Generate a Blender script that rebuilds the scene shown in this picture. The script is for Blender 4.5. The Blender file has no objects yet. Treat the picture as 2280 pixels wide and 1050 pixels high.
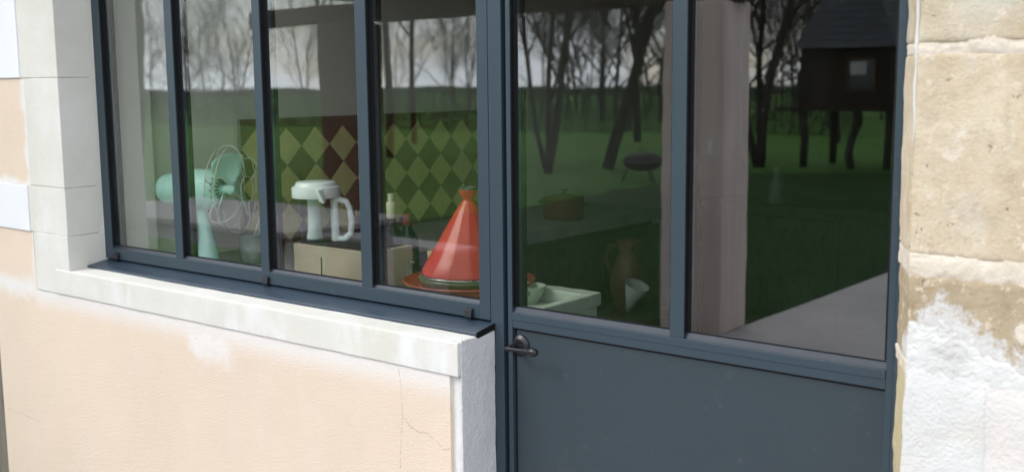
import bpy, bmesh, math, random
from mathutils import Vector, Matrix, noise

random.seed(7)
sc = bpy.context.scene
col = sc.collection

# ------------------------------------------------------------------ camera, world, sun, exposure
YAW, PITCH, ROLL = math.radians(38.7597), math.radians(7.9008), math.radians(-0.54486)
fwd = Vector((-math.sin(YAW) * math.cos(PITCH), math.cos(YAW) * math.cos(PITCH), -math.sin(PITCH)))
rgt = Vector((math.cos(YAW), math.sin(YAW), 0))
upv = rgt.cross(fwd)
r2 = math.cos(ROLL) * rgt + math.sin(ROLL) * upv
u2 = -math.sin(ROLL) * rgt + math.cos(ROLL) * upv
camd = bpy.data.cameras.new('camera')
cam = bpy.data.objects.new('camera', camd)
col.objects.link(cam)
m = Matrix((r2, u2, -fwd)).transposed().to_4x4()
m.translation = Vector((0, -2.0, 1.62))
cam.matrix_world = m
camd.sensor_fit = 'HORIZONTAL'
camd.sensor_width = 36
camd.lens = 2478.24 / 2280 * 36
camd.clip_start = 0.05
camd.clip_end = 1500
camd.dof.use_dof = True
camd.dof.focus_distance = 2.75
camd.dof.aperture_fstop = 3.7
sc.camera = cam

SUN_AZ = Vector((-0.60, -0.80, 0)).normalized()   # towards the veiled sun, high over the garden
SUN_EL = math.radians(43)
sun_dir = Vector((SUN_AZ.x * math.cos(SUN_EL), SUN_AZ.y * math.cos(SUN_EL), math.sin(SUN_EL)))
w = bpy.data.worlds.new('World')
sc.world = w
w.use_nodes = True
nt = w.node_tree
nt.nodes.clear()
def wn(t, **k):
    n = nt.nodes.new(t)
    for a, b in k.items():
        setattr(n, a, b)
    return n
sky = wn('ShaderNodeTexSky', sky_type='NISHITA', sun_disc=False)
sky.sun_elevation = SUN_EL
sky.sun_rotation = math.atan2(SUN_AZ.x, SUN_AZ.y)
sky.air_density = 1.0
sky.dust_density = 0.8
tc = wn('ShaderNodeTexCoord')
mp = wn('ShaderNodeMapping')
mp.inputs['Scale'].default_value = (1, 1, 2.4)
nz = wn('ShaderNodeTexNoise')
nz.inputs['Scale'].default_value = 4.2
nz.inputs['Detail'].default_value = 7
nz.inputs['Roughness'].default_value = 0.56
rp = wn('ShaderNodeValToRGB')
rp.color_ramp.elements[0].position = 0.40
rp.color_ramp.elements[1].position = 0.56
rp.color_ramp.elements[0].color = (0.30, 0.30, 0.30, 1)
mx = wn('ShaderNodeMix', data_type='RGBA')
mx.inputs[7].default_value = (14.2, 14.9, 16.0, 1)
bg = wn('ShaderNodeBackground')
bg.inputs['Strength'].default_value = 0.11
out = wn('ShaderNodeOutputWorld')
L = nt.links.new
L(tc.outputs['Generated'], mp.inputs['Vector'])
L(mp.outputs['Vector'], nz.inputs['Vector'])
L(nz.outputs['Fac'], rp.inputs['Fac'])
L(rp.outputs['Color'], mx.inputs[0])
L(sky.outputs['Color'], mx.inputs[6])
L(mx.outputs[2], bg.inputs['Color'])
L(bg.outputs['Background'], out.inputs['Surface'])

sd = bpy.data.lights.new('sun', 'SUN')
sd.energy = 1.3
sd.angle = math.radians(24)
sd.color = (1.0, 0.95, 0.88)
sun = bpy.data.objects.new('sun', sd)
col.objects.link(sun)
sun.rotation_euler = (-sun_dir).to_track_quat('-Z', 'Y').to_euler()
sun.location = sun_dir * 60

vs = sc.view_settings
vs.view_transform = 'Standard'
vs.look = 'None'
vs.exposure = 0.60
vs.gamma = 1.0
vs.use_curve_mapping = False
sc.render.engine = 'CYCLES'
sc.cycles.use_denoising = True
sc.cycles.max_bounces = 8
sc.cycles.transparent_max_bounces = 16

# ------------------------------------------------------------------ material helpers
MATS = {}
class G:
    """tiny node-graph helper"""
    def __init__(s, name):
        s.m = bpy.data.materials.new(name)
        s.m.use_nodes = True
        s.t = s.m.node_tree
        s.t.nodes.clear()
        s.out = s.t.nodes.new('ShaderNodeOutputMaterial')
        s.pos = s.n('ShaderNodeNewGeometry')
        MATS[name] = s.m
    def n(s, t, **k):
        q = s.t.nodes.new(t)
        for a, b in k.items():
            setattr(q, a, b)
        return q
    def put(s, sock, v):
        if hasattr(v, 'is_linked') or hasattr(v, 'links'):
            s.t.links.new(v, sock)
        elif isinstance(v, (tuple, list)):
            sock.default_value = (*v, 1) if len(v) == 3 and sock.type == 'RGBA' else v
        else:
            sock.default_value = v
    def noise(s, scale, detail=4, rough=0.55, vec=None, dist=0.0):
        q = s.n('ShaderNodeTexNoise')
        s.put(q.inputs['Scale'], scale); q.inputs['Detail'].default_value = detail
        q.inputs['Roughness'].default_value = rough; q.inputs['Distortion'].default_value = dist
        s.t.links.new(vec if vec is not None else s.pos.outputs['Position'], q.inputs['Vector'])
        return q.outputs['Fac']
    def voro(s, scale, vec=None, feature='F1'):
        q = s.n('ShaderNodeTexVoronoi', feature=feature)
        q.inputs['Scale'].default_value = scale
        s.t.links.new(vec if vec is not None else s.pos.outputs['Position'], q.inputs['Vector'])
        return q.outputs['Distance']
    def scaled(s, sx, sy, sz):
        q = s.n('ShaderNodeVectorMath', operation='MULTIPLY')
        s.t.links.new(s.pos.outputs['Position'], q.inputs[0]); q.inputs[1].default_value = (sx, sy, sz)
        return q.outputs[0]
    def ramp(s, fac, a, b, ca=(0, 0, 0), cb=(1, 1, 1)):
        q = s.n('ShaderNodeValToRGB')
        e = q.color_ramp.elements
        e[0].position = a; e[1].position = b
        e[0].color = (*ca, 1); e[1].color = (*cb, 1)
        s.put(q.inputs['Fac'], fac)
        return q.outputs['Color']
    def mix(s, fac, a, b, mode='MIX'):
        q = s.n('ShaderNodeMix', data_type='RGBA', blend_type=mode)
        s.put(q.inputs[0], fac); s.put(q.inputs[6], a); s.put(q.inputs[7], b)
        return q.outputs[2]
    def math(s, op, a, b=0.0, c=0.0):
        q = s.n('ShaderNodeMath', operation=op)
        s.put(q.inputs[0], a); s.put(q.inputs[1], b)
        if op in ('MULTIPLY_ADD', 'COMPARE'):
            s.put(q.inputs[2], c)
        return q.outputs[0]
    def sstep(s, v, a, b):
        q = s.n('ShaderNodeMapRange', interpolation_type='SMOOTHSTEP')
        s.put(q.inputs[0], v); q.inputs[1].default_value = a; q.inputs[2].default_value = b
        return q.outputs[0]
    def xyz(s):
        q = s.n('ShaderNodeSeparateXYZ')
        s.t.links.new(s.pos.outputs['Position'], q.inputs[0])
        return q.outputs
    def rnd(s):
        return s.n('ShaderNodeObjectInfo').outputs['Random']
    def bump(s, h, strength=0.3, dist=0.002):
        q = s.n('ShaderNodeBump')
        q.inputs['Strength'].default_value = strength; q.inputs['Distance'].default_value = dist
        s.put(q.inputs['Height'], h)
        return q.outputs['Normal']
    def bsdf(s, color, rough=0.7, normal=None, spec=0.5, metal=0.0, trans=0.0, coat=0.0, sheen=0.0):
        q = s.n('ShaderNodeBsdfPrincipled')
        s.put(q.inputs['Base Color'], color); s.put(q.inputs['Roughness'], rough)
        q.inputs['Specular IOR Level'].default_value = spec
        s.put(q.inputs['Metallic'], metal)
        q.inputs['Transmission Weight'].default_value = trans
        q.inputs['Coat Weight'].default_value = coat
        if normal is not None:
            s.t.links.new(normal, q.inputs['Normal'])
        s.t.links.new(q.outputs[0], s.out.inputs['Surface'])
        return q

def simple(name, color, rough=0.6, var=0.12, scale=6.0, bump=0.0, bscale=120, **k):
    g = G(name)
    c2 = tuple(max(0, x * (1 - var * 2)) for x in color)
    c = g.mix(g.ramp(g.noise(scale, 5), 0.3, 0.7), c2, color)
    nrm = g.bump(g.noise(bscale, 3), bump, 0.002) if bump else None
    rr = g.math('MULTIPLY_ADD', g.noise(scale * 3, 3), 0.2, rough - 0.1) if rough > 0.12 else rough
    g.bsdf(c, rr, nrm, **k)
    return g.m

# -- rendered (peach) wall, with lime haze next to the dressed stone
g = G('peach_render')
X, Y, Z = g.xyz()
base = g.mix(g.ramp(g.noise(1.6, 5, 0.6), 0.32, 0.7), (0.66, 0.54, 0.425), (0.725, 0.595, 0.47))
base = g.mix(g.math('MULTIPLY', g.ramp(g.noise(7, 5, 0.65, g.scaled(1, 1, 0.25)), 0.45, 0.75), 0.35), base, (0.69, 0.60, 0.51))
spk = g.ramp(g.noise(190, 2), 0.60, 0.75)
base = g.mix(g.math('MULTIPLY', spk, 0.32), base, (0.77, 0.69, 0.59))
spd = g.ramp(g.noise(230, 2), 0.26, 0.42)
base = g.mix(g.math('MULTIPLY', g.math('SUBTRACT', 1.0, spd), 0.13), base, (0.50, 0.39, 0.30))
dsp = g.ramp(g.noise(70, 2), 0.735, 0.765)
base = g.mix(g.math('MULTIPLY', dsp, 0.5), base, (0.30, 0.23, 0.17))
nl = g.math('MULTIPLY_ADD', g.noise(9, 7, 0.72), 0.12, -0.06)
# haze below the stone sill
d1 = g.math('ADD', g.math('ABSOLUTE', g.math('SUBTRACT', 0.945, Z)), nl)
h1 = g.math('SUBTRACT', 1.0, g.sstep(d1, 0.0, 0.055))
h1 = g.math('MULTIPLY', h1, g.math('SUBTRACT', 1.0, g.math('MULTIPLY', g.sstep(X, -2.0, -1.75), 0.35)))
# a run of wash lower down in the middle
px = g.math('ABSOLUTE', g.math('ADD', X, 2.62))
pz = g.math('ABSOLUTE', g.math('ADD', Z, -0.89))
pd = g.math('ADD', g.math('SQRT', g.math('ADD', g.math('MULTIPLY', g.math('MULTIPLY', px, px), 0.5), g.math('MULTIPLY', pz, pz))), g.math('MULTIPLY', nl, 1.6))
h2 = g.math('SUBTRACT', 1.0, g.sstep(pd, 0.02, 0.11))
# haze beside jamb
d3 = g.math('ADD', g.math('SUBTRACT', -3.55, X), nl)
h3 = g.math('SUBTRACT', 1.0, g.sstep(d3, -0.01, 0.035))
h3 = g.math('MULTIPLY', h3, g.sstep(Z, 0.86, 0.95))
# haze above the white quoins
d4 = g.math('ADD', g.math('ABSOLUTE', g.math('SUBTRACT', Z, 1.29)), nl)
h4 = g.math('SUBTRACT', 1.0, g.sstep(d4, 0.0, 0.035))
h4 = g.math('MULTIPLY', h4, g.math('SUBTRACT', 1.0, g.sstep(X, -3.55, -3.5)))
hz = g.math('MAXIMUM', g.math('MAXIMUM', h1, h2), g.math('MAXIMUM', h3, h4))
base = g.mix(g.math('MULTIPLY', hz, 0.86), base, (0.74, 0.72, 0.70))
hgt = g.math('ADD', g.noise(420, 3, 0.65), g.math('MULTIPLY', g.noise(170, 3), 0.7))
g.bsdf(base, 0.92, g.bump(hgt, 0.7, 0.0028), spec=0.2)

# -- dressed lime-washed stone
g = G('pale_stone')
X, Y, Z = g.xyz()
c = g.mix(g.ramp(g.noise(3.2, 5, 0.6), 0.3, 0.72), (0.57, 0.55, 0.495), (0.685, 0.67, 0.625))
streak = g.ramp(g.noise(11, 4, 0.6, g.scaled(1, 1, 0.12)), 0.42, 0.72)
c = g.mix(g.math('MULTIPLY', streak, 0.45), c, (0.60, 0.58, 0.49))
c = g.mix(g.math('MULTIPLY', g.ramp(g.noise(5, 4, 0.6, g.scaled(1.2, 1, 0.5)), 0.55, 0.72), 0.7), c, (0.74, 0.75, 0.76))
c = g.mix(g.math('MULTIPLY', g.ramp(g.noise(90, 3), 0.68, 0.78), 0.4), c, (0.36, 0.34, 0.30))
hgt = g.math('ADD', g.noise(320, 3), g.math('MULTIPLY', g.noise(60, 3), 0.6))
g.bsdf(c, 0.88, g.bump(hgt, 0.6, 0.0022), spec=0.25)

g = G('end_plaster')
c = g.mix(g.ramp(g.noise(6, 5, 0.6), 0.3, 0.7), (0.56, 0.56, 0.56), (0.66, 0.66, 0.67))
hgt = g.math('ADD', g.noise(230, 3), g.math('MULTIPLY', g.noise(70, 4), 1.0))
g.bsdf(c, 0.92, g.bump(hgt, 0.9, 0.004), spec=0.2)
g = G('white_wash')
c = g.mix(g.ramp(g.noise(4, 5), 0.3, 0.7), (0.68, 0.69, 0.70), (0.72, 0.73, 0.735))
g.bsdf(c, 0.9, g.bump(g.noise(180, 3), 0.25, 0.0015), spec=0.2)

# -- old tan limestone of the right-hand jamb
def old_stone(name, tan, light, grey, rust, amt=1.0, wash=False):
    g = G(name)
    X, Y, Z = g.xyz()
    c = g.mix(g.ramp(g.noise(7, 7, 0.7), 0.36, 0.62), tan, light)
    c = g.mix(g.math('MULTIPLY', g.ramp(g.noise(6, 6, 0.65, g.scaled(1.3, 1, 0.6)), 0.52, 0.66), 0.75 * amt), c, grey)
    c = g.mix(g.math('MULTIPLY', g.ramp(g.noise(7.5, 6, 0.7, g.scaled(1.9, 1, 0.45)), 0.53, 0.70), 0.75 * amt), c, rust)
    c = g.mix(g.math('MULTIPLY', g.ramp(g.noise(24, 6, 0.75), 0.50, 0.66), 0.40), c, tuple(x * 0.72 for x in tan))
    fl = g.ramp(g.noise(38, 6, 0.75), 0.56, 0.63)
    c = g.mix(g.math('MULTIPLY', fl, 0.7), c, (0.70, 0.615, 0.49))
    wsh = g.ramp(g.noise(13, 6, 0.7), 0.62, 0.72)
    c = g.mix(g.math('MULTIPLY', wsh, 0.6 * amt), c, (0.72, 0.66, 0.57))
    pit = g.ramp(g.noise(62, 4, 0.65), 0.66, 0.70)
    c = g.mix(g.math('MULTIPLY', pit, 0.8), c, (0.17, 0.13, 0.09))
    if wash:   # white lime wash that ran over the lower part of this block
        top = g.math('SUBTRACT', 1.243, g.math('MULTIPLY', g.math('MAXIMUM', g.math('ADD', X, 0.575), 0.0), 0.55))
        top = g.math('SUBTRACT', top, g.math('MULTIPLY', g.math('MAXIMUM', g.math('SUBTRACT', -0.618, X), 0.0), 2.2))
        ns = g.math('ADD', g.math('MULTIPLY_ADD', g.noise(26, 6, 0.75), 0.16, -0.08), g.math('MULTIPLY_ADD', g.noise(120, 4, 0.7), 0.06, -0.03))
        k = g.sstep(g.math('ADD', g.math('SUBTRACT', top, Z), ns), -0.016, 0.018)
        c = g.mix(g.math('MULTIPLY', k, 0.9), c, g.mix(g.ramp(g.noise(22, 6, 0.7), 0.4, 0.65), (0.68, 0.68, 0.675), (0.56, 0.55, 0.52)))
    hgt = g.math('SUBTRACT', g.math('ADD', g.noise(170, 4, 0.7), g.math('MULTIPLY', g.noise(40, 5, 0.7), 1.3)), pit)
    g.bsdf(c, 0.93, g.bump(hgt, 0.8, 0.0035), spec=0.2)
old_stone('tan_stone', (0.52, 0.425, 0.295), (0.63, 0.54, 0.405), (0.56, 0.525, 0.46), (0.48, 0.34, 0.19))
old_stone('brown_stone', (0.36, 0.28, 0.175), (0.46, 0.375, 0.255), (0.43, 0.40, 0.33), (0.36, 0.22, 0.10))
old_stone('washed_stone', (0.36, 0.28, 0.175), (0.46, 0.375, 0.255), (0.43, 0.40, 0.33), (0.36, 0.22, 0.10), 1.0, True)
old_stone('grey_stone', (0.50, 0.42, 0.30), (0.58, 0.51, 0.40), (0.52, 0.51, 0.46), (0.47, 0.34, 0.19))
old_stone('yellow_stone', (0.50, 0.42, 0.245), (0.57, 0.49, 0.31), (0.53, 0.46, 0.31), (0.50, 0.40, 0.20), 0.4)
g = G('pink_mortar')
c = g.mix(g.ramp(g.noise(16, 6, 0.7), 0.35, 0.65), (0.61, 0.525, 0.42), (0.71, 0.64, 0.545))
c = g.mix(g.math('MULTIPLY', g.ramp(g.noise(30, 6, 0.75), 0.52, 0.64), 0.5), c, (0.54, 0.45, 0.33))
c = g.mix(g.math('MULTIPLY', g.ramp(g.noise(75, 4, 0.7), 0.64, 0.70), 0.6), c, (0.30, 0.24, 0.17))
hgt = g.math('ADD', g.noise(210, 4, 0.7), g.noise(60, 4, 0.7))
g.bsdf(c, 0.95, g.bump(hgt, 0.7, 0.003), spec=0.2)
g = G('white_plaster')
c = g.mix(g.ramp(g.noise(12, 6, 0.65), 0.34, 0.6), (0.54, 0.535, 0.505), (0.665, 0.66, 0.64))
c = g.mix(g.math('MULTIPLY', g.ramp(g.noise(20, 5, 0.7), 0.62, 0.74), 0.5), c, (0.58, 0.54, 0.45))
hgt = g.math('ADD', g.noise(170, 4, 0.6), g.math('MULTIPLY', g.noise(45, 4), 1.2))
g.bsdf(c, 0.94, g.bump(hgt, 0.75, 0.004), spec=0.2)
g = G('white_roughcast')
X, Y, Z = g.xyz()
c = g.mix(g.ramp(g.noise(5, 5), 0.3, 0.7), (0.61, 0.605, 0.585), (0.68, 0.675, 0.66))
c = g.mix(g.math('MULTIPLY', g.ramp(g.noise(7, 4, 0.6, g.scaled(1, 1, 1.5)), 0.5, 0.7), 0.5), c, (0.62, 0.59, 0.51))
c = g.mix(g.math('MULTIPLY', g.sstep(X, -0.515, -0.485), 0.5), c, (0.66, 0.60, 0.555))
hgt = g.math('ADD', g.noise(150, 4, 0.65), g.math('MULTIPLY', g.noise(55, 3), 0.8))
g.bsdf(c, 0.95, g.bump(hgt, 0.8, 0.004), spec=0.2)
simple('crack_dark', (0.42, 0.33, 0.245), 0.95)

# -- powder-coated aluminium
def alu(name, c1, rough):
    g = G(name)
    c = g.mix(g.ramp(g.noise(2.5, 4), 0.3, 0.7), tuple(x * 0.93 for x in c1), c1)
    c = g.mix(g.math('MULTIPLY', g.ramp(g.noise(38, 5, 0.65), 0.60, 0.78), 0.16), c, (0.17, 0.19, 0.20))
    g.bsdf(c, g.math('MULTIPLY_ADD', g.noise(30, 4), 0.12, rough - 0.06), g.bump(g.noise(900, 2), 0.12, 0.0006), spec=0.5)
alu('anthracite', (0.030, 0.050, 0.066), 0.42)
alu('anthracite_bead', (0.015, 0.023, 0.038), 0.5)
alu('anthracite_sill', (0.028, 0.046, 0.069), 0.36)
alu('anthracite_panel', (0.028, 0.042, 0.052), 0.46)
simple('gasket_black', (0.006, 0.006, 0.007), 0.55, spec=0.3)
simple('handle_black', (0.007, 0.007, 0.010), 0.34, bump=0.15, bscale=300)
simple('clip_black', (0.012, 0.014, 0.017), 0.45)

# -- window glass: transparent pane that mirrors the garden by Fresnel (double glazed)
g = G('window_glass')
fr = g.n('ShaderNodeFresnel'); fr.inputs['IOR'].default_value = 2.45
wav = g.bump(g.noise(3.2, 1, 0.4), 0.10, 0.004)
g.t.links.new(wav, fr.inputs['Normal'])
fac = g.math('MULTIPLY', fr.outputs[0], g.math('SUBTRACT', 1.0, g.pos.outputs['Backfacing']))
tr = g.n('ShaderNodeBsdfTransparent'); tr.inputs[0].default_value = (0.96, 0.98, 0.965, 1)
gl = g.n('ShaderNodeBsdfGlossy'); gl.inputs['Roughness'].default_value = 0.0
gl.inputs['Color'].default_value = (0.97, 1.0, 0.98, 1)
g.t.links.new(wav, gl.inputs['Normal'])
ms = g.n('ShaderNodeMixShader')
g.t.links.new(fac, ms.inputs[0]); g.t.links.new(tr.outputs[0], ms.inputs[1]); g.t.links.new(gl.outputs[0], ms.inputs[2])
dust = g.n('ShaderNodeBsdfDiffuse'); dust.inputs[0].default_value = (0.6, 0.6, 0.58, 1)
dm = g.math('MULTIPLY', g.ramp(g.noise(3.5, 6, 0.7, g.scaled(1, 1, 0.35)), 0.45, 0.8), 0.009)
dm = g.math('ADD', dm, g.math('MULTIPLY', g.ramp(g.noise(140, 2, 0.5), 0.72, 0.76), 0.05))
dm = g.math('MULTIPLY', dm, g.math('SUBTRACT', 1.0, g.pos.outputs['Backfacing']))
m2 = g.n('ShaderNodeMixShader')
g.t.links.new(dm, m2.inputs[0]); g.t.links.new(ms.outputs[0], m2.inputs[1]); g.t.links.new(dust.outputs[0], m2.inputs[2])
g.t.links.new(m2.outputs[0], g.out.inputs['Surface'])
def thin_glass(name, tint, ior=1.5):
    g = G(name)
    fr = g.n('ShaderNodeFresnel'); fr.inputs['IOR'].default_value = ior
    fac = g.math('MULTIPLY', fr.outputs[0], g.math('SUBTRACT', 1.0, g.pos.outputs['Backfacing']))
    tr = g.n('ShaderNodeBsdfTransparent'); tr.inputs[0].default_value = (*tint, 1)
    gl = g.n('ShaderNodeBsdfGlossy'); gl.inputs['Roughness'].default_value = 0.03
    ms = g.n('ShaderNodeMixShader')
    g.t.links.new(fac, ms.inputs[0]); g.t.links.new(tr.outputs[0], ms.inputs[1]); g.t.links.new(gl.outputs[0], ms.inputs[2])
    g.t.links.new(ms.outputs[0], g.out.inputs['Surface'])
thin_glass('clear_glass', (0.86, 0.90, 0.87), 1.6)
thin_glass('jug_glass', (0.90, 0.93, 0.92), 1.45)
thin_glass('green_glass', (0.12, 0.30, 0.12), 1.5)

# -- interior
simple('plaster_wall', (0.74, 0.71, 0.63), 0.9, 0.05, 2, bump=0.2, bscale=60)
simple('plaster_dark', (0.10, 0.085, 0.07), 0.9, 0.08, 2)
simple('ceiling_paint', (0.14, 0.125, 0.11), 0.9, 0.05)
g = G('floor_tile')
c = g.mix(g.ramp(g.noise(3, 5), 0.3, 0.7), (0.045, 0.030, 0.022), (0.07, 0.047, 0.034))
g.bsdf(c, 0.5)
def tilemat(name, a, b):
    g = G(name)
    c = g.mix(g.rnd(), a, b)
    c = g.mix(g.math('MULTIPLY', g.ramp(g.noise(26, 5, 0.65), 0.42, 0.75), 0.35), c, tuple(x * 0.55 for x in a))
    g.bsdf(c, g.math('MULTIPLY_ADD', g.noise(20, 3), 0.2, 0.30), g.bump(g.noise(50, 3), 0.2, 0.002), spec=0.4)
tilemat('tile_cream', (0.72, 0.60, 0.22), (0.78, 0.69, 0.30))
tilemat('tile_brown', (0.13, 0.045, 0.026), (0.22, 0.075, 0.04))
simple('tile_border', (0.15, 0.05, 0.035), 0.4)
simple('grout', (0.42, 0.40, 0.34), 0.9)
simple('worktop', (0.44, 0.43, 0.37), 0.55, 0.12, 8)
simple('sink_stone', (0.50, 0.56, 0.47), 0.7, 0.10, 9, bump=0.3, bscale=90)
simple('cabinet_wood', (0.05, 0.034, 0.022), 0.6, 0.2, 6)
simple('dark_wood', (0.035, 0.024, 0.017), 0.5, 0.2, 8)
simple('pale_wood', (0.40, 0.41, 0.36), 0.6, 0.1)
g = G('tagine_red')
c = g.mix(g.ramp(g.noise(14, 5, 0.6), 0.3, 0.7), (0.50, 0.032, 0.016), (0.60, 0.052, 0.026))
c = g.mix(g.math('MULTIPLY', g.ramp(g.noise(70, 4, 0.7), 0.66, 0.72), 0.4), c, (0.30, 0.03, 0.02))
g.bsdf(c, g.math('MULTIPLY_ADD', g.noise(18, 4), 0.16, 0.27), g.bump(g.noise(16, 3), 0.12, 0.004), spec=0.5)
g = G('tagine_plate')
c = g.mix(g.ramp(g.noise(10, 5, 0.6), 0.3, 0.7), (0.36, 0.052, 0.022), (0.46, 0.080, 0.034))
g.bsdf(c, 0.35, spec=0.5)
simple('olive_glaze', (0.10, 0.11, 0.035), 0.25)
simple('dark_pewter', (0.14, 0.14, 0.11), 0.3, metal=0.6)
simple('silver_metal', (0.55, 0.54, 0.50), 0.25, metal=1.0)
simple('mint_enamel', (0.58, 0.90, 0.81), 0.28, 0.05, 5, coat=0.3)
simple('cream_wire', (0.70, 0.66, 0.56), 0.4)
simple('cage_dark', (0.02, 0.03, 0.03), 0.5)
simple('jug_white', (0.86, 0.90, 0.88), 0.35, 0.03)
g = G('cardboard')
X, Y, Z = g.xyz()
c = g.mix(g.ramp(g.noise(7, 5, 0.65), 0.3, 0.7), (0.40, 0.335, 0.245), (0.50, 0.43, 0.325))
c = g.mix(g.math('MULTIPLY', g.ramp(g.noise(16, 5, 0.7, g.scaled(0.5, 1, 2)), 0.55, 0.72), 0.4), c, (0.58, 0.50, 0.37))
g.bsdf(c, 0.85, g.bump(g.noise(40, 3), 0.15, 0.002), spec=0.2)
g = G('zinc')
c = g.mix(g.ramp(g.voro(38), 0.1, 0.7), (0.30, 0.335, 0.32), (0.48, 0.52, 0.50))
c = g.mix(g.ramp(g.noise(16, 5), 0.4, 0.7), c, (0.34, 0.39, 0.36))
g.bsdf(c, 0.5, metal=0.2)
simple('cork_cream', (0.62, 0.58, 0.40), 0.6)
simple('foil_red', (0.22, 0.035, 0.022), 0.45)
simple('label_yellow', (0.55, 0.40, 0.06), 0.6)
simple('cream_glaze', (0.66, 0.56, 0.33), 0.3)
simple('bowl_glaze', (0.46, 0.56, 0.42), 0.3)
simple('bowl_ink', (0.03, 0.07, 0.04), 0.5)
simple('orange_enamel', (0.12, 0.020, 0.008), 0.7)
simple('chair_brown', (0.085, 0.026, 0.013), 0.6)
simple('cloth_white', (0.36, 0.355, 0.34), 0.9)
simple('milk_bottle', (0.24, 0.28, 0.26), 0.3)
simple('stick_white', (0.70, 0.66, 0.62), 0.6)
simple('mat_black', (0.02, 0.02, 0.018), 0.8)

# -- garden
g = G('lawn_green')
c = g.mix(g.ramp(g.noise(0.45, 6, 0.65), 0.3, 0.7), (0.014, 0.048, 0.010), (0.028, 0.084, 0.017))
c = g.mix(g.math('MULTIPLY', g.ramp(g.noise(3.5, 5, 0.7), 0.48, 0.72), 0.5), c, (0.040, 0.070, 0.020))
c = g.mix(g.math('MULTIPLY', g.ramp(g.noise(26, 4, 0.7), 0.45, 0.7), 0.5), c, (0.014, 0.036, 0.009))
g.bsdf(c, 0.95, g.bump(g.noise(60, 4, 0.7), 1.0, 0.03), spec=0.15)
g = G('lit_lawn_green')  # lighter green for the far lawn, brighter light painted into the colour
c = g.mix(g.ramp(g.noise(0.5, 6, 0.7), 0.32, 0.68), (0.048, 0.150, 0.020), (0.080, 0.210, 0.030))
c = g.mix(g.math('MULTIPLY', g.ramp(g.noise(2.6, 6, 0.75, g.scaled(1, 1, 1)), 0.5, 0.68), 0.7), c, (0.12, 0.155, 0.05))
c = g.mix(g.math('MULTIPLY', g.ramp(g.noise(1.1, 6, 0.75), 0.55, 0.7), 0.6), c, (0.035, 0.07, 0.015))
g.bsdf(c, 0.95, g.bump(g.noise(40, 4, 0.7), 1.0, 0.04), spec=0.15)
g = G('grass_blade')
c = g.mix(g.noise(2.0, 4), (0.020, 0.062, 0.012), (0.055, 0.115, 0.028))
g.bsdf(c, 0.8, spec=0.2)
g = G('terrace_stone')
c = g.mix(g.ramp(g.noise(1.1, 5, 0.6), 0.3, 0.7), (0.33, 0.315, 0.325), (0.44, 0.415, 0.42))
c = g.mix(g.math('MULTIPLY', g.ramp(g.noise(9, 5, 0.65), 0.5, 0.75), 0.4), c, (0.27, 0.245, 0.22))
g.bsdf(c, 0.9, g.bump(g.noise(60, 4), 0.4, 0.004), spec=0.25)
g = G('pier_render')
c = g.mix(g.ramp(g.noise(2.5, 5, 0.6), 0.3, 0.7), (0.58, 0.48, 0.45), (0.70, 0.60, 0.57))
c = g.mix(g.math('MULTIPLY', g.ramp(g.noise(5, 4, 0.6, g.scaled(1.6, 1.6, 0.06)), 0.40, 0.62), 0.35), c, (0.34, 0.25, 0.22))
g.bsdf(c, 0.95, g.bump(g.noise(40, 4), 0.5, 0.006), spec=0.2)
simple('pier_brick', (0.25, 0.105, 0.07), 0.9, 0.2, 12)
g = G('bark')
v = g.scaled(1, 1, 0.25)
c = g.mix(g.ramp(g.noise(14, 5, 0.65, v), 0.3, 0.7), (0.022, 0.019, 0.016), (0.055, 0.047, 0.038))
g.bsdf(c, 0.95, g.bump(g.noise(30, 4, 0.6, v), 0.8, 0.02), spec=0.15)
simple('twig', (0.075, 0.064, 0.053), 0.95, 0.15, 2)
g = G('hedge_leaf')
c = g.mix(g.noise(0.8, 5), (0.036, 0.040, 0.024), (0.072, 0.068, 0.046))
g.bsdf(c, 0.9, spec=0.2)
g = G('conifer_needle')
c = g.mix(g.noise(1.5, 5), (0.010, 0.026, 0.010), (0.028, 0.055, 0.020))
g.bsdf(c, 0.9, spec=0.2)
def woodmat(name, a, b, ax):
    g = G(name)
    v = g.scaled(*ax)
    c = g.mix(g.ramp(g.noise(9, 6, 0.65, v), 0.3, 0.7), a, b)
    c = g.mix(g.math('MULTIPLY', g.rnd(), 0.35), c, tuple(x * 0.6 for x in a))
    g.bsdf(c, 0.85, g.bump(g.noise(22, 4, 0.6, v), 0.5, 0.004), spec=0.25)
woodmat('grey_timber', (0.27, 0.255, 0.265), (0.40, 0.38, 0.39), (0.4, 6, 6))
woodmat('dark_timber', (0.055, 0.038, 0.026), (0.105, 0.072, 0.048), (2, 6, 6))
woodmat('brown_timber', (0.022, 0.015, 0.011), (0.042, 0.028, 0.02), (4, 4, 0.5))
woodmat('post_brown', (0.075, 0.055, 0.038), (0.14, 0.105, 0.07), (4, 4, 0.5))
woodmat('post_timber', (0.13, 0.115, 0.095), (0.24, 0.215, 0.18), (5, 5, 0.4))
simple('slate', (0.085, 0.092, 0.105), 0.6, 0.2, 3)
simple('bbq_black', (0.008, 0.008, 0.009), 0.6, spec=0.2)
simple('chrome', (0.75, 0.75, 0.75), 0.12, metal=1.0)
simple('switch_white', (0.75, 0.74, 0.70), 0.4, 0.02)
simple('pane_dark', (0.02, 0.022, 0.025), 0.08)
simple('curtain', (0.55, 0.54, 0.52), 0.9)

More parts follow.
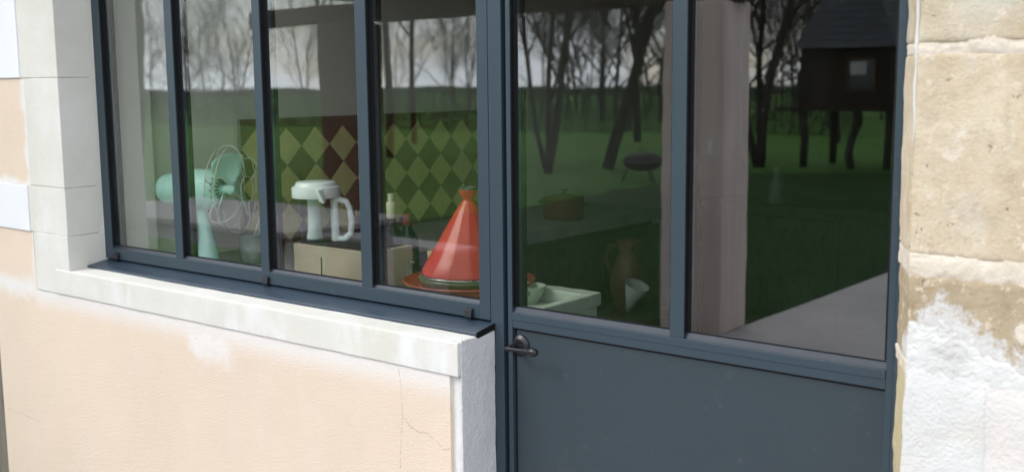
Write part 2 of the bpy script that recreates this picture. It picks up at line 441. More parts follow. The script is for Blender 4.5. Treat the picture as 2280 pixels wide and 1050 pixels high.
# ------------------------------------------------------------------ mesh helpers
OFF = {}
def empty(name, loc, label=None, cat=None, group=None):
    o = bpy.data.objects.new(name, None)
    o.empty_display_size = 0.1
    o.location = loc
    col.objects.link(o)
    OFF[o.name] = Vector(loc)
    tag(o, label, cat, group)
    return o
def tag(o, label=None, cat=None, group=None, kind=None):
    if label: o['label'] = label
    if cat: o['category'] = cat
    if group: o['group'] = group
    if kind: o['kind'] = kind
    return o

class MB:
    def __init__(s):
        s.v = []; s.f = []; s.wn = False
    def add(s, vs, fs):
        k = len(s.v)
        s.v += [Vector(p) for p in vs]
        s.f += [tuple(i + k for i in f) for f in fs]
        return s
    def box(s, x0, x1, y0, y1, z0, z1):
        return s.add([(x, y, z) for z in (z0, z1) for y in (y0, y1) for x in (x0, x1)],
                     [(0, 2, 3, 1), (4, 5, 7, 6), (0, 1, 5, 4), (2, 6, 7, 3), (0, 4, 6, 2), (1, 3, 7, 5)])
    def prism(s, pts, a, b, axis='x'):
        """extrude 2-D outline (counter-clockwise) along an axis from a to b"""
        n = len(pts)
        def P(t, p):
            return {'x': (t, p[0], p[1]), 'y': (p[0], t, p[1]), 'z': (p[0], p[1], t)}[axis]
        vs = [P(a, p) for p in pts] + [P(b, p) for p in pts]
        fs = [tuple(range(n))[::-1], tuple(range(n, 2 * n))]
        fs += [(i, (i + 1) % n, n + (i + 1) % n, n + i) for i in range(n)]
        return s.add(vs, fs)
    def tube(s, path, rad, n=8, closed=False, cap=True):
        path = [Vector(p) for p in path]
        N = len(path)
        if not hasattr(rad, '__len__'):
            rad = [rad] * N
        vs = []; ref = None
        for i, p in enumerate(path):
            a = path[(i - 1) % N] if (closed or i > 0) else p
            b = path[(i + 1) % N] if (closed or i < N - 1) else p
            t = (b - a)
            t = t.normalized() if t.length > 1e-9 else Vector((0, 0, 1))
            if ref is None:
                ref = Vector((0, 0, 1)) if abs(t.z) < 0.9 else Vector((1, 0, 0))
            u = (ref - t * ref.dot(t))
            u = u.normalized() if u.length > 1e-6 else t.orthogonal().normalized()
            ref = u
            w_ = t.cross(u)
            for k in range(n):
                an = 2 * math.pi * k / n
                vs.append(p + (u * math.cos(an) + w_ * math.sin(an)) * rad[i])
        fs = []
        for i in range(N if closed else N - 1):
            j = (i + 1) % N
            for k in range(n):
                fs.append((i * n + k, i * n + (k + 1) % n, j * n + (k + 1) % n, j * n + k))
        if cap and not closed:
            fs.append(tuple(range(n))[::-1]); fs.append(tuple((N - 1) * n + k for k in range(n)))
        return s.add(vs, fs)
    def lathe(s, prof, c=(0, 0, 0), n=32, axis=(0, 0, 1), ripple=None):
        """prof: list of (radius, height) along axis from point c"""
        ax = Vector(axis).normalized()
        u = ax.orthogonal().normalized() if abs(ax.z) < 0.99 else Vector((1, 0, 0))
        w_ = ax.cross(u)
        c = Vector(c)
        vs = []
        for r, h in prof:
            for k in range(n):
                an = 2 * math.pi * k / n
                rr = r * (ripple(k, n) if ripple else 1)
                vs.append(c + ax * h + (u * math.cos(an) + w_ * math.sin(an)) * max(rr, 1e-5))
        fs = []
        for i in range(len(prof) - 1):
            for k in range(n):
                fs.append((i * n + k, i * n + (k + 1) % n, (i + 1) * n + (k + 1) % n, (i + 1) * n + k))
        return s.add(vs, fs)
    def rblock(s, x0, x1, y0, y1, z0, z1, r=0.006, cell=0.02, amp=0.0015, freq=14, warp=None, seed=0.0):
        """rounded, slightly uneven stone block"""
        s.wn = True
        lo = Vector((x0, y0, z0)); hi = Vector((x1, y1, z1))
        d = hi - lo
        n = [max(1, min(60, int(math.ceil(d[i] / cell)))) for i in range(3)]
        def ticks(i):
            t = [lo[i] + d[i] * k / n[i] for k in range(n[i] + 1)]
            e = min(r, d[i] * 0.3)
            t += [lo[i] + e * 0.4, hi[i] - e * 0.4, lo[i] + e, hi[i] - e]
            return sorted(set(round(q, 6) for q in t))
        T = [ticks(i) for i in range(3)]
        idx = {}; vs = []; fs = []
        def V(i, j, k):
            key = (i, j, k)
            if key not in idx:
                p = Vector((T[0][i], T[1][j], T[2][k]))
                c = Vector([min(max(p[a], lo[a] + min(r, d[a] * .45)), hi[a] - min(r, d[a] * .45)) for a in range(3)])
                q = p - c
                if q.length > 1e-9:
                    q = q.normalized()
                    p = c + q * min(r, q.length * r)
                    if amp:
                        o = Vector((seed * 7.1, seed * 3.3, seed))
                        p = p + q * amp * (noise.noise((p + o) * freq) + 0.6 * noise.noise((p + o) * freq * 2.7))
                idx[key] = len(vs)
                vs.append(Vector(warp(p)) if warp else p)
            return idx[key]
        A, B, C = [len(t) - 1 for t in T]
        for i in range(A):
            for j in range(B):
                fs.append((V(i, j, 0), V(i, j + 1, 0), V(i + 1, j + 1, 0), V(i + 1, j, 0)))
                fs.append((V(i, j, C), V(i + 1, j, C), V(i + 1, j + 1, C), V(i, j + 1, C)))
        for i in range(A):
            for k in range(C):
                fs.append((V(i, 0, k), V(i + 1, 0, k), V(i + 1, 0, k + 1), V(i, 0, k + 1)))
                fs.append((V(i, B, k), V(i, B, k + 1), V(i + 1, B, k + 1), V(i + 1, B, k)))
        for j in range(B):
            for k in range(C):
                fs.append((V(0, j, k), V(0, j, k + 1), V(0, j + 1, k + 1), V(0, j + 1, k)))
                fs.append((V(A, j, k), V(A, j + 1, k), V(A, j + 1, k + 1), V(A, j, k + 1)))
        return s.add(vs, fs)
    def build(s, name, mat, parent=None, smooth=False, bevel=0.0, angle=None):
        me = bpy.data.meshes.new(name)
        off = Vector((0, 0, 0))
        if parent is not None:
            off = OFF[parent.name]
        me.from_pydata([tuple(p - off) for p in s.v], [], s.f)
        me.validate()
        if bevel:
            bm = bmesh.new(); bm.from_mesh(me)
            bmesh.ops.remove_doubles(bm, verts=bm.verts, dist=1e-6)
            es = [e for e in bm.edges if len(e.link_faces) == 2 and e.calc_face_angle(0) > 0.5]
            bmesh.ops.bevel(bm, geom=es, offset=bevel, segments=2, profile=0.5, affect='EDGES')
            bm.to_mesh(me); bm.free()
        me.materials.append(MATS[mat])
        if smooth:
            me.shade_smooth()
            if angle:
                me.set_sharp_from_angle(angle=math.radians(angle))
        o = bpy.data.objects.new(name, me)
        col.objects.link(o)
        if s.wn and smooth:
            md = o.modifiers.new('weighted', 'WEIGHTED_NORMAL'); md.weight = 90
        if parent is not None:
            o.parent = parent
        OFF[o.name] = off
        return o

def part(name, mat, parent, fn, **k):
    b = MB(); fn(b)
    return b.build(name, mat, parent, **k)
def boxpart(name, mat, parent, *bx, bevel=0.0012, **k):
    b = MB()
    b.box(*bx)
    return b.build(name, mat, parent, bevel=bevel, **k)

# ------------------------------------------------------------------ ground and garden floor
b = MB(); N = 24
for i in range(N + 1):
    for j in range(N + 1):
        b.v.append(Vector((-260 + 460 * i / N, -320 + 520 * j / N, -0.03)))
for i in range(N):
    for j in range(N):
        a = i * (N + 1) + j
        b.f.append((a, a + N + 1, a + N + 2, a + 1))
tag(b.build('lawn', 'lawn_green'), 'green lawn stretching from the house to the hedges', kind='structure')
b = MB()   # lighter sheet over the far lawn, its brighter light painted into the colour
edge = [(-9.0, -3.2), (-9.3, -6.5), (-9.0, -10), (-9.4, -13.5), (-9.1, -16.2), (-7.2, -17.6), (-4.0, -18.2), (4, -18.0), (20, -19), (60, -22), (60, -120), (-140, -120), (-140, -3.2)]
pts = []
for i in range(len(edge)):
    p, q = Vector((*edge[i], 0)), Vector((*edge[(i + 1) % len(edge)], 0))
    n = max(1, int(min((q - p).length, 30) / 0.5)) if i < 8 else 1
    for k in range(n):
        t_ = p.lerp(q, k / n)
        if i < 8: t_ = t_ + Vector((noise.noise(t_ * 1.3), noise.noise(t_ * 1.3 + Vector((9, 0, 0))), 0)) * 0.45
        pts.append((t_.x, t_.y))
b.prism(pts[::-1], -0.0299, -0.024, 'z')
tag(b.build('lit_lawn', 'lit_lawn_green'), 'lighter green far lawn with its brighter light painted into the colour', kind='structure')
b = MB(); b.rblock(-3.36, 5.0, -9.0, -0.14, -0.09, 0.0, r=0.01, cell=0.4, amp=0.002)
tag(b.build('terrace', 'terrace_stone'), 'pale lilac grey paved terrace in front of the door', kind='structure')

# ------------------------------------------------------------------ house wall
house = empty('house', (0, 0, 0), 'peach rendered house wall with pale dressed stone round the window', 'house')
YF = -0.128
def wallpanel(x0, x1, z0, z1):
    b = MB(); b.box(x0, x1, YF, -0.02, z0, z1); return b
b = MB()
b.box(-3.84, -1.693, YF, -0.02, -0.05, 0.9445)
b.build('rendered_wall', 'peach_render', house)
wallpanel(-3.84, -3.553, 0.9445, 1.1385).build('rendered_wall', 'peach_render', house)
wallpanel(-3.84, -3.547, 1.2945, 1.6445).build('rendered_wall', 'peach_render', house)
wallpanel(-3.84, 6.0, 2.62, 5.2).build('rendered_wall', 'peach_render', house)  # upper wall out of view, added with the roof to block light
b = MB(); b.prism([(-0.12, 5.2), (7.9, 5.2), (7.9, 5.3), (3.9, 7.9), (-0.12, 5.3)], -3.83, 6.0, 'x')
b.build('roof', 'slate', house)  # roof out of view, added to keep sky light off the near lawn
boxpart('unseen_gable_wall', 'peach_render', house, -3.84, -3.50, 0.2005, 7.9, -0.05, 5.199, bevel=0)  # rest of the house body, unseen, added to shade the near lawn
boxpart('unseen_rear_wall', 'peach_render', house, -3.499, 6.0, 7.7, 7.9, -0.05, 5.199, bevel=0)
boxpart('unseen_upper_floor', 'plaster_wall', house, -3.499, 6.0, 0.2005, 7.69, 3.31, 3.5, bevel=0)
# white quoin blocks
for z0, z1, sd_ in ((1.1395, 1.2935, 1.0), (1.6455, 2.05, 2.0), (2.053, 2.615, 5.0)):
    part('quoin_stone', 'white_wash', house,
         lambda b: b.rblock(-3.842, -3.563, -0.1335, -0.02, z0, z1, r=0.003, cell=0.05, amp=0.0012, seed=sd_), smooth=True)
# dressed jamb stones
for z0, z1, xl, sd_ in ((0.9455, 1.1393, -3.545, 3.0), (1.1401, 1.2940, -3.5625, 4.0), (1.2948, 1.6446, -3.546, 6.0), (1.6454, 2.05, -3.5625, 8.0), (2.0508, 2.615, -3.5625, 8.6)):
    part('jamb_stone', 'pale_stone', house,
         lambda b: b.rblock(xl, -3.333, -0.1300 if z0 > 1 else -0.1315, -0.002, z0, z1, r=0.0022, cell=0.022, amp=0.0009, seed=sd_), smooth=True)
# stone lintel above the frames
part('lintel_stone', 'pale_stone', house, lambda b: b.rblock(-3.332, -0.64, -0.1315, -0.002, 2.32, 2.615, r=0.006, cell=0.05, amp=0.001), smooth=True)
# stone sill: sloped top, rounded nose
def sillwarp(p):
    z = p.z
    t = (p.z - 0.945) / 0.088
    z -= max(0, t) * 0.006 * max(0, (-p.y - 0.03) / 0.1)
    return (p.x, p.y, z)
part('stone_sill', 'pale_stone', house,
     lambda b: b.rblock(-3.42, -1.662, -0.1338, 0.06, 0.9452, 1.033, r=0.0045, cell=0.022, amp=0.0012, freq=9, warp=sillwarp, seed=9), smooth=True)
# corner strip and end face of the low wall
part('corner_strip', 'pale_stone', house,
     lambda b: b.rblock(-1.715, -1.6625, -0.1185, 0.06, 0.0, 0.9445, r=0.009, cell=0.02, amp=0.0016, freq=22, seed=11), smooth=True)
# plaster skin over the end of the low wall and sill
part('end_plaster', 'end_plaster', house,
     lambda b: b.rblock(-1.6665, -1.6605, -0.1225, -0.001, 0.0, 1.0295, r=0.003, cell=0.012, amp=0.0012, freq=30, seed=13), smooth=True)
# masonry behind
boxpart('wall_core', 'plaster_wall', house, -3.838, -3.3335, -0.019, 0.20, 0, 3.3, bevel=0)
boxpart('wall_core', 'plaster_wall', house, -3.333, -1.70, -0.0195, 0.115, 0, 0.944, bevel=0)
boxpart('wall_core', 'plaster_wall', house, -3.333, -0.70, 0.001, 0.20, 2.34, 3.3, bevel=0)
boxpart('wall_core', 'plaster_wall', house, -0.69, 6.0, 0.003, 0.20, 0, 3.3, bevel=0)
# hairline cracks in the render
def crack(pts, wd, seed):
    rr = random.Random(seed)
    P = []
    for i in range(len(pts) - 1):
        a, c = Vector(pts[i]), Vector(pts[i + 1])
        n = max(2, int((c - a).length / 0.006))
        for k in range(n):
            P.append(a.lerp(c, k / n) + Vector((rr.uniform(-1, 1), 0, rr.uniform(-1, 1))) * 0.0013)
    P.append(Vector(pts[-1]))
    b = MB()
    for i in range(len(P) - 1):
        t = (P[i + 1] - P[i]).normalized(); nn = Vector((t.z, 0, -t.x))
        w0 = wd * rr.uniform(0.25, 1.2); w1 = wd * rr.uniform(0.25, 1.2)
        if rr.random() < 0.16: continue
        b.add([P[i] - nn * w0, P[i] + nn * w0, P[i + 1] + nn * w1, P[i + 1] - nn * w1], [(0, 1, 2, 3)])
    o = b.build('crack', 'crack_dark', house)
    return o
yc = YF - 0.0004
crack([(-1.86, yc, 0.944), (-1.852, yc, 0.892), (-1.849, yc, 0.84), (-1.852, yc, 0.79), (-1.861, yc, 0.70), (-1.862, yc, 0.60)], 0.0005, 1)
crack([(-1.85, yc, 0.822), (-1.82, yc, 0.795), (-1.79, yc, 0.789), (-1.768, yc, 0.792)], 0.0007, 2)
crack([(-1.768, yc, 0.792), (-1.74, yc, 0.778), (-1.715, yc, 0.762), (-1.695, yc, 0.768)], 0.0005, 3)
crack([(-3.82, yc, 0.485), (-3.7, yc, 0.482), (-3.6, yc, 0.476)], 0.0008, 4)

# ------------------------------------------------------------------ right-hand stone jamb
def splay(p):
    k = (p.y + 0.13) / 0.127
    k = max(-0.1, min(1.0, k))
    u = max(0.0, 1 - (p.x + 0.64) / 0.05)
    return (p.x - 0.064 * k * min(1.0, u), p.y, p.z)
def stone(name, mat, x0, x1, z0, z1, yf, r, amp, seed, cell=0.012):
    return part(name, mat, house, lambda b: b.rblock(x0, x1, yf, -0.001, z0, z1, r=r, cell=cell, amp=amp, freq=16, warp=splay, seed=seed), smooth=True)
stone('stone_block', 'grey_stone', -0.640, -0.18, 1.676, 2.02, -0.1325, 0.007, 0.0020, 21)
stone('stone_block', 'tan_stone', -0.641, -0.432, 1.325, 1.659, -0.1325, 0.007, 0.0020, 22)
stone('stone_block', 'tan_stone', -0.420, 0.10, 1.325, 1.659, -0.1325, 0.007, 0.0020, 23, 0.03)
stone('stone_block', 'washed_stone', -0.639, -0.30, 1.138, 1.291, -0.1325, 0.007, 0.0022, 24)
stone('stone_block', 'brown_stone', -0.28, 0.3, 1.138, 1.291, -0.1325, 0.010, 0.0034, 25, 0.03)
stone('stone_block', 'tan_stone', -0.16, 0.5, 1.676, 2.02, -0.1325, 0.012, 0.003, 26, 0.03)
stone('stone_block', 'yellow_stone', -0.638, -0.56, 0.0, 1.117, -0.120, 0.006, 0.0016, 27)
stone('stone_block', 'tan_stone', -0.64, 0.5, 2.04, 2.6, -0.1325, 0.012, 0.003, 28, 0.03)
# mortar smeared over the joints (one uneven bed)
def mortarfield(name, mat, x0, x1, z0, z1, y0, hf, step=0.005):
    b = MB()
    nx = int((x1 - x0) / step); nz_ = int((z1 - z0) / step)
    for k in range(nz_ + 1):
        for i in range(nx + 1):
            x = x0 + (x1 - x0) * i / nx; z = z0 + (z1 - z0) * k / nz_
            b.v.append(Vector((x, y0 - hf(x, z), z)))
    for k in range(nz_):
        for i in range(nx):
            a = k * (nx + 1) + i
            b.f.append((a, a + 1, a + nx + 2, a + nx + 1))
    return b.build(name, mat, house, smooth=True)
def sm(a, c, t):
    t = max(0.0, min(1.0, (t - a) / (c - a)))
    return t * t * (3 - 2 * t)
def nn(x, z, f, s=0):
    return noise.noise(Vector((x * f, s, z * f)))
JT = [(1.667, 0.011), (1.308, 0.019), (1.127, 0.014)]
def mh(x, z):
    h = -0.006
    for zc, hw in JT:
        zz = zc + 0.006 * nn(x, 0, 9, zc) + (0.010 if zc > 1.6 else 0.0) * (x + 0.55)
        d = abs(z - zz) - hw - 0.013 * nn(x, z, 26, 3) - 0.009 * nn(x, z, 75, 4) - 0.005 * nn(x, z, 150, 6)
        h = max(h, 0.0026 - 0.0052 * sm(-0.010, 0.010, d))
    d = abs(x + 0.430 - 0.05 * (z - 1.5)) - 0.022 - 0.030 * nn(x, z, 10, 9) - 0.014 * nn(x, z, 40, 5) - 0.007 * nn(x, z, 110, 7)
    if z < 1.69: h = max(h, 0.0028 - 0.0054 * sm(-0.012, 0.012, d))
    return h + 0.0010 * nn(x, z, 60, 1) + 0.0008 * nn(x, z, 140, 2)
mortarfield('mortar', 'pink_mortar', -0.6385, -0.20, 1.10, 1.70, -0.1299, mh, 0.004)
boxpart('mortar_bed', 'pink_mortar', house, -0.63, 6.0, -0.122, 0.0, 0.0, 2.62, bevel=0)
# mortar on the splay between the blocks
for z0, z1, s_ in ((1.655, 1.680, 1), (1.285, 1.330, 2), (1.113, 1.142, 3)):
    part('mortar_joint', 'pink_mortar', house,
         lambda b: b.rblock(-0.6395, -0.60, -0.1305, -0.0012, z0, z1, r=0.006, cell=0.006, amp=0.0015, freq=60, warp=splay, seed=30 + s_), smooth=True)
# white lime bead on the arris
bb = MB()
P = [Vector((-0.641 + 0.0025 * nn(0, z * 1.0, 14, 2), -0.130, z)) for z in [1.50 + 0.008 * i for i in range(66)]]
bb.tube(P, [0.0006 + 0.0030 * sm(1.49, 1.60, p.z) * (0.75 + 0.7 * nn(0, p.z, 26, 7)) for p in P], 8)
bb.build('lime_bead', 'pale_stone', house, smooth=True)
# white lime splash over the lower block
def ph(x, z):
    top = 1.232 + 0.016 * nn(x, z, 20, 1) - 0.50 * max(0, x + 0.565) - 0.30 * max(0, -0.615 - x) + 0.014 * nn(x, z, 55, 5) + 0.008 * nn(x, z, 130, 9)
    d = z - top
    h = 0.0026 - 0.0060 * sm(-0.045, 0.004, d)
    hole = 0.6 * nn(x, z, 30, 8) + 0.45 * nn(x, z, 75, 2) + 0.3 * nn(x, z, 150, 4)
    h -= 0.0050 * sm(0.10, 0.42, hole) * sm(1.135, 1.20, z)
    return h + 0.0016 * nn(x, z, 34, 3) + 0.0012 * nn(x, z, 95, 6)
mortarfield('lime_splash', 'white_plaster', -0.6365, -0.36, 1.10, 1.27, -0.1320, ph, 0.0032)
# rough white render of the base, slightly proud, edge rounded
def basewarp(p):
    x, y, z = p
    t = sm(1.06, 1.155, z)
    return (x + (0.006 * t if x < -0.6 else 0), y + 0.012 * sm(1.10, 1.16, z) + 0.002 * nn(x, z, 20, 4), z)
part('base_render', 'white_roughcast', house,
     lambda b: b.rblock(-0.640, -0.4985, -0.1395, -0.1215, 0.0, 1.142, r=0.008, cell=0.012, amp=0.003, freq=24, warp=basewarp, seed=41), smooth=True)
part('base_render', 'white_roughcast', house,
     lambda b: b.rblock(-0.520, 6.0, -0.1372, -0.1215, 0.0, 1.142, r=0.008, cell=0.03, amp=0.003, freq=24, warp=basewarp, seed=42), smooth=True)

# ------------------------------------------------------------------ window
win = empty('window', (-2.5, 0, 1.055), 'four light anthracite metal window with slim mullions above the pale stone sill', 'window')
ZB, ZT = 1.055, 2.30
D0, D1 = 0.0, 0.052
A = 'anthracite'
boxpart('frame_stile', A, win, -3.3325, -3.291, D0, D1, ZB, ZT)
boxpart('frame_stile', A, win, -1.708, -1.6745, D0, D1, ZB, ZT)
boxpart('bottom_rail', A, win, -3.2908, -1.7082, D0 + 0.0003, D1, ZB, 1.0905)
boxpart('top_rail', A, win, -3.2908, -1.7082, D0 + 0.0003, D1, 2.26, ZT)
MUL = ((-2.938, -2.901), (-2.525, -2.492), (-2.114, -2.075))
for a, c in MUL:
    boxpart('mullion', A, win, a, c, D0, D1, 1.0907, 2.2598)
PX = [(-3.291, -2.938), (-2.901, -2.525), (-2.492, -2.114), (-2.075, -1.708)]
YG = 0.016
rg = random.Random(77)
def glazing(parent, a, c, z0, z1, bd=0.007):
    # glazing beads set back from the face, black gaskets, then the pane
    bt = MB(); bt.prism([(0.006, z0), (YG - 0.001, z0), (YG - 0.001, z0 + bd), (0.011, z0 + bd)], a + 0.0005, c - 0.0005, 'x')
    bt.build('glazing_bead', 'anthracite_bead', parent)
    gk = MB()
    gk.box(a, c, YG - 0.0008, YG + 0.004, z0 + bd, z0 + bd + 0.0025)
    gk.box(a, a + 0.007, YG - 0.004, YG + 0.004, z0 + bd + 0.004, z1)
    gk.box(c - 0.007, c, YG - 0.004, YG + 0.004, z0 + bd + 0.004, z1)
    gk.box(a, a + 0.0015, 0.003, YG - 0.004, z0 + bd, z1)
    gk.build('gasket', 'gasket_black', parent)
    p = MB(); p.box(a + 0.0015, c - 0.0015, YG, YG + 0.022, z0 + 0.002, z1 - 0.002)
    tx, tz = rg.uniform(-0.0022, 0.0022), rg.uniform(-0.0012, 0.0012)
    xc, zc = (a + c) / 2, (z0 + z1) / 2
    p.v = [Vector((v.x, v.y + (v.x - xc) * tx + (v.z - zc) * tz, v.z)) for v in p.v]
    p.build('pane', 'window_glass', parent)
    inn = MB()
    inn.box(a, a + 0.008, YG + 0.0235, D1 - 0.002, z0 + 0.0022, z1)
    inn.box(c - 0.008, c, YG + 0.0235, D1 - 0.002, z0 + 0.0022, z1)
    inn.box(a, c, YG + 0.0235, D1 - 0.001, z0, z0 + 0.002)
    inn.build('inner_bead', 'gasket_black', parent)
for a, c in PX:
    glazing(win, a, c, 1.0906, 2.2596)
# black drainage caps on the bottom rail
for x in (-3.270, -2.512, -1.748):
    b = MB()
    b.add([(x, -0.0115, 1.0565), (x + 0.021, -0.0115, 1.0565), (x + 0.021, -0.0085, 1.0755), (x, -0.0085, 1.0755),
           (x, 0.0, 1.0565), (x + 0.021, 0.0, 1.0565), (x + 0.021, 0.0, 1.0785), (x, 0.0, 1.0785)],
          [(0, 1, 2, 3), (3, 2, 6, 7), (1, 5, 6, 2), (0, 3, 7, 4), (0, 4, 5, 1), (4, 7, 6, 5)])
    b.build('drain_cap', 'clip_black' , win, bevel=0.0008)
# pressed metal sill, sloped, with a drip edge and closed right end
b = MB()
b.prism([(0.03, 1.0535), (-0.0665, 1.0385), (-0.0685, 1.0365), (-0.0685, 1.0270), (-0.0660, 1.0270), (-0.0655, 1.0350), (0.03, 1.0500)][::-1], -3.3322, -1.6625, 'x')
b.build('metal_sill', 'anthracite_sill', win, bevel=0.0006)
b = MB()
b.prism([(0.0, 1.0505), (-0.0660, 1.0395), (-0.0700, 1.0300), (-0.0660, 1.0240), (0.0, 1.0350)][::-1], -1.6623, -1.6600, 'x')
b.build('sill_end_cap', 'gasket_black', win)

# ------------------------------------------------------------------ door with fixed post
door = empty('door', (-1.16, 0, 0), 'anthracite metal door with two tall panes above a plain lower panel', 'door')
boxpart('frame_post', A, door, -1.6728, -1.634, 0.0, 0.06, 0.0, ZT)
boxpart('post_rebate', 'gasket_black', door, -1.6338, -1.6225, 0.022, 0.06, 0.0, ZT, bevel=0)
boxpart('weather_strip', 'clip_black', door, -1.6285, -1.6245, 0.010, 0.0218, 0.0, ZT, bevel=0)
boxpart('frame_head', A, door, -1.6, -0.66, 0.001, 0.06, 2.27, 2.33)
boxpart('frame_post', A, door, -0.7065, -0.655, 0.0, 0.06, 0.0, 2.269)
boxpart('door_stile', A, door, -1.6210, -1.6085, 0.001, 0.055, 0.02, 2.265)
boxpart('door_stile', A, door, -0.7200, -0.7068, 0.0015, 0.055, 0.02, 2.265)
boxpart('door_mullion', A, door, -1.182, -1.148, 0.0005, 0.055, 1.0835, 2.24)
b = MB()
b.prism([(0.0, 1.0655), (0.0, 1.0830), (0.052, 1.0830), (0.052, 1.046), (0.0022, 1.046), (0.0014, 1.0645)], -1.6083, -0.7202, 'x')
b.build('middle_rail', A, door, bevel=0.0008)
boxpart('top_rail', A, door, -1.6083, -0.7202, 0.0, 0.052, 2.24, 2.265)
b = MB(); b.box(-1.6025, -0.7202, 0.0105, 0.045, 0.02, 1.0398)
b.build('lower_panel', 'anthracite_panel', door, bevel=0.001)
boxpart('panel_gasket', 'gasket_black', door, -1.6083, -0.7202, 0.012, 0.045, 1.0400, 1.0458, bevel=0)
boxpart('panel_gasket', 'gasket_black', door, -1.6083, -1.6027, 0.012, 0.045, 0.02, 1.0396, bevel=0)
for a, c in ((-1.6083, -1.1822), (-1.1478, -0.7202)):
    glazing(door, a, c, 1.0832, 2.2398, 0.012)
# lever handle on a round rose
hd = MB()
rc = (-1.5905, 0.0105, 1.0045)
hd.lathe([(0.0001, -0.0100), (0.0150, -0.0098), (0.0195, -0.0085), (0.0215, -0.0060), (0.0250, -0.0052), (0.0262, -0.0030), (0.0262, 0.0)], rc, 40, (0, 1, 0))
handle = hd.build('door_handle', 'handle_black', door, smooth=True, angle=50)
hb = MB()
hb.lathe([(0.0001, -0.047), (0.0075, -0.046), (0.0085, -0.040), (0.0080, -0.036), (0.0095, -0.034), (0.0095, -0.028), (0.0080, -0.026), (0.0092, -0.018), (0.0130, -0.0120), (0.0140, -0.008)], rc, 24, (0, 1, 0))
hb.build('handle_neck', 'handle_black', handle, smooth=True, angle=50)
hl = MB()
hc = (-1.5905, 0.0105 - 0.046, 1.0045)
prof = [(0.0001, -0.012), (0.0044, -0.0112), (0.0052, -0.008), (0.0048, 0.0), (0.0045, 0.018), (0.0049, 0.040), (0.0057, 0.052), (0.0069, 0.056), (0.0063, 0.059), (0.0082, 0.063), (0.0099, 0.069), (0.0102, 0.075), (0.0089, 0.082), (0.0055, 0.0865), (0.0001, 0.088)]
hl.lathe(prof, hc, 24, (1, -0.06, 0.05))
hl.build('handle_lever', 'handle_black', handle, smooth=True, angle=50)

# weathered post at the left edge
b = MB()
b.rblock(-4.06, -3.90, -0.06, 0.10, -0.05, 1.25, r=0.012, cell=0.05, amp=0.004, freq=9)
tag(b.build('timber_post', 'post_timber', smooth=True), 'weathered grey timber post just past the left end of the wall', 'post')

# ------------------------------------------------------------------ room behind the window
def shell(name, mat, *bx):
    b = MB(); b.box(*bx)
    return tag(b.build(name, mat), kind='structure')
XW = -3.38
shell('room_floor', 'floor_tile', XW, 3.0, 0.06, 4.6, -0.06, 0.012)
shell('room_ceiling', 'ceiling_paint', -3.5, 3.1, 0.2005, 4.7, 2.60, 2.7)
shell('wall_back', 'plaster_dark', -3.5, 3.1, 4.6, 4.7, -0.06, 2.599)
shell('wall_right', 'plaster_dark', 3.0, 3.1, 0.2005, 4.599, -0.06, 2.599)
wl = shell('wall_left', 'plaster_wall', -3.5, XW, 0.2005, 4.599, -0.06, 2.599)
# harlequin tiles on the left wall
TD = 0.1465; HT = TD / 2; GP = 0.0014
Y0, Z1 = 0.599, 1.4515
YE = 2.25
def tilemesh(name, mat, poly):
    """poly: (y,z) outline; chamfered slab on the wall facing +x"""
    cy = sum(p[0] for p in poly) / len(poly); cz = sum(p[1] for p in poly) / len(poly)
    ins = lambda k: [(p[0] + (cy - p[0]) * k, p[1] + (cz - p[1]) * k) for p in poly]
    a, c = ins(0.03), ins(0.07)
    n = len(poly)
    vs = [(0, *p) for p in a] + [(0.0065, *p) for p in a] + [(0.008, *p) for p in c]
    fs = [(i, (i + 1) % n, n + (i + 1) % n, n + i) for i in range(n)] + [(n + i, n + (i + 1) % n, 2 * n + (i + 1) % n, 2 * n + i) for i in range(n)]
    fs.append(tuple(range(2 * n, 3 * n)))
    me = bpy.data.meshes.new(name)
    me.from_pydata(vs, [], fs); me.materials.append(MATS[mat])
    return me
full = [(-HT, 0), (0, -HT), (HT, 0), (0, HT)]
TM = {(mt, k): tilemesh('tile', mt, p) for mt in ('tile_cream', 'tile_brown')
      for k, p in (('full', full), ('low', [(-HT, 0), (0, -HT), (HT, 0)]), ('right', [(0, -HT), (HT, 0), (0, HT)]), ('rl', [(0, -HT), (HT, 0), (0, 0)]))}
def puttile(mt, k, y, z):
    o = bpy.data.objects.new('tile', TM[(mt, k)])
    o.location = (XW, y, z)
    o.rotation_euler = (0, random.uniform(-0.006, 0.006), random.uniform(-0.006, 0.006))
    o.parent = wl
    col.objects.link(o)
ny = int((YE - Y0) / TD)
for r_ in range(3):
    for i in range(ny):
        puttile('tile_cream', 'full', Y0 + HT + i * TD, 1.3785 - r_ * TD)
for r_ in range(4):
    z = 1.4515 - r_ * TD
    for i in range(ny + 1):
        k = ('rl' if i == 0 else 'low') if r_ == 0 else ('right' if i == 0 else 'full')
        if i == ny and r_ == 0: continue
        puttile('tile_brown', k, Y0 + i * TD, z)
b = MB(); b.box(XW + 0.0005, XW + 0.003, Y0, Y0 + (ny + .4) * TD, 0.95, Z1)
b.build('grout_bed', 'grout', wl)
b = MB(); b.box(XW + 0.0005, XW + 0.014, Y0 - 0.004, Y0 + (ny + .4) * TD, Z1 + 0.001, Z1 + 0.038)
b.build('tile_border', 'tile_border', wl, bevel=0.004)
b = MB(); b.rblock(XW + 0.0005, XW + 0.018, Y0 - 0.026, Y0 - 0.005, 0.98, Z1 + 0.04, r=0.005, cell=0.02, amp=0.002, freq=30)
b.build('edge_moulding', 'worktop', wl, smooth=True)

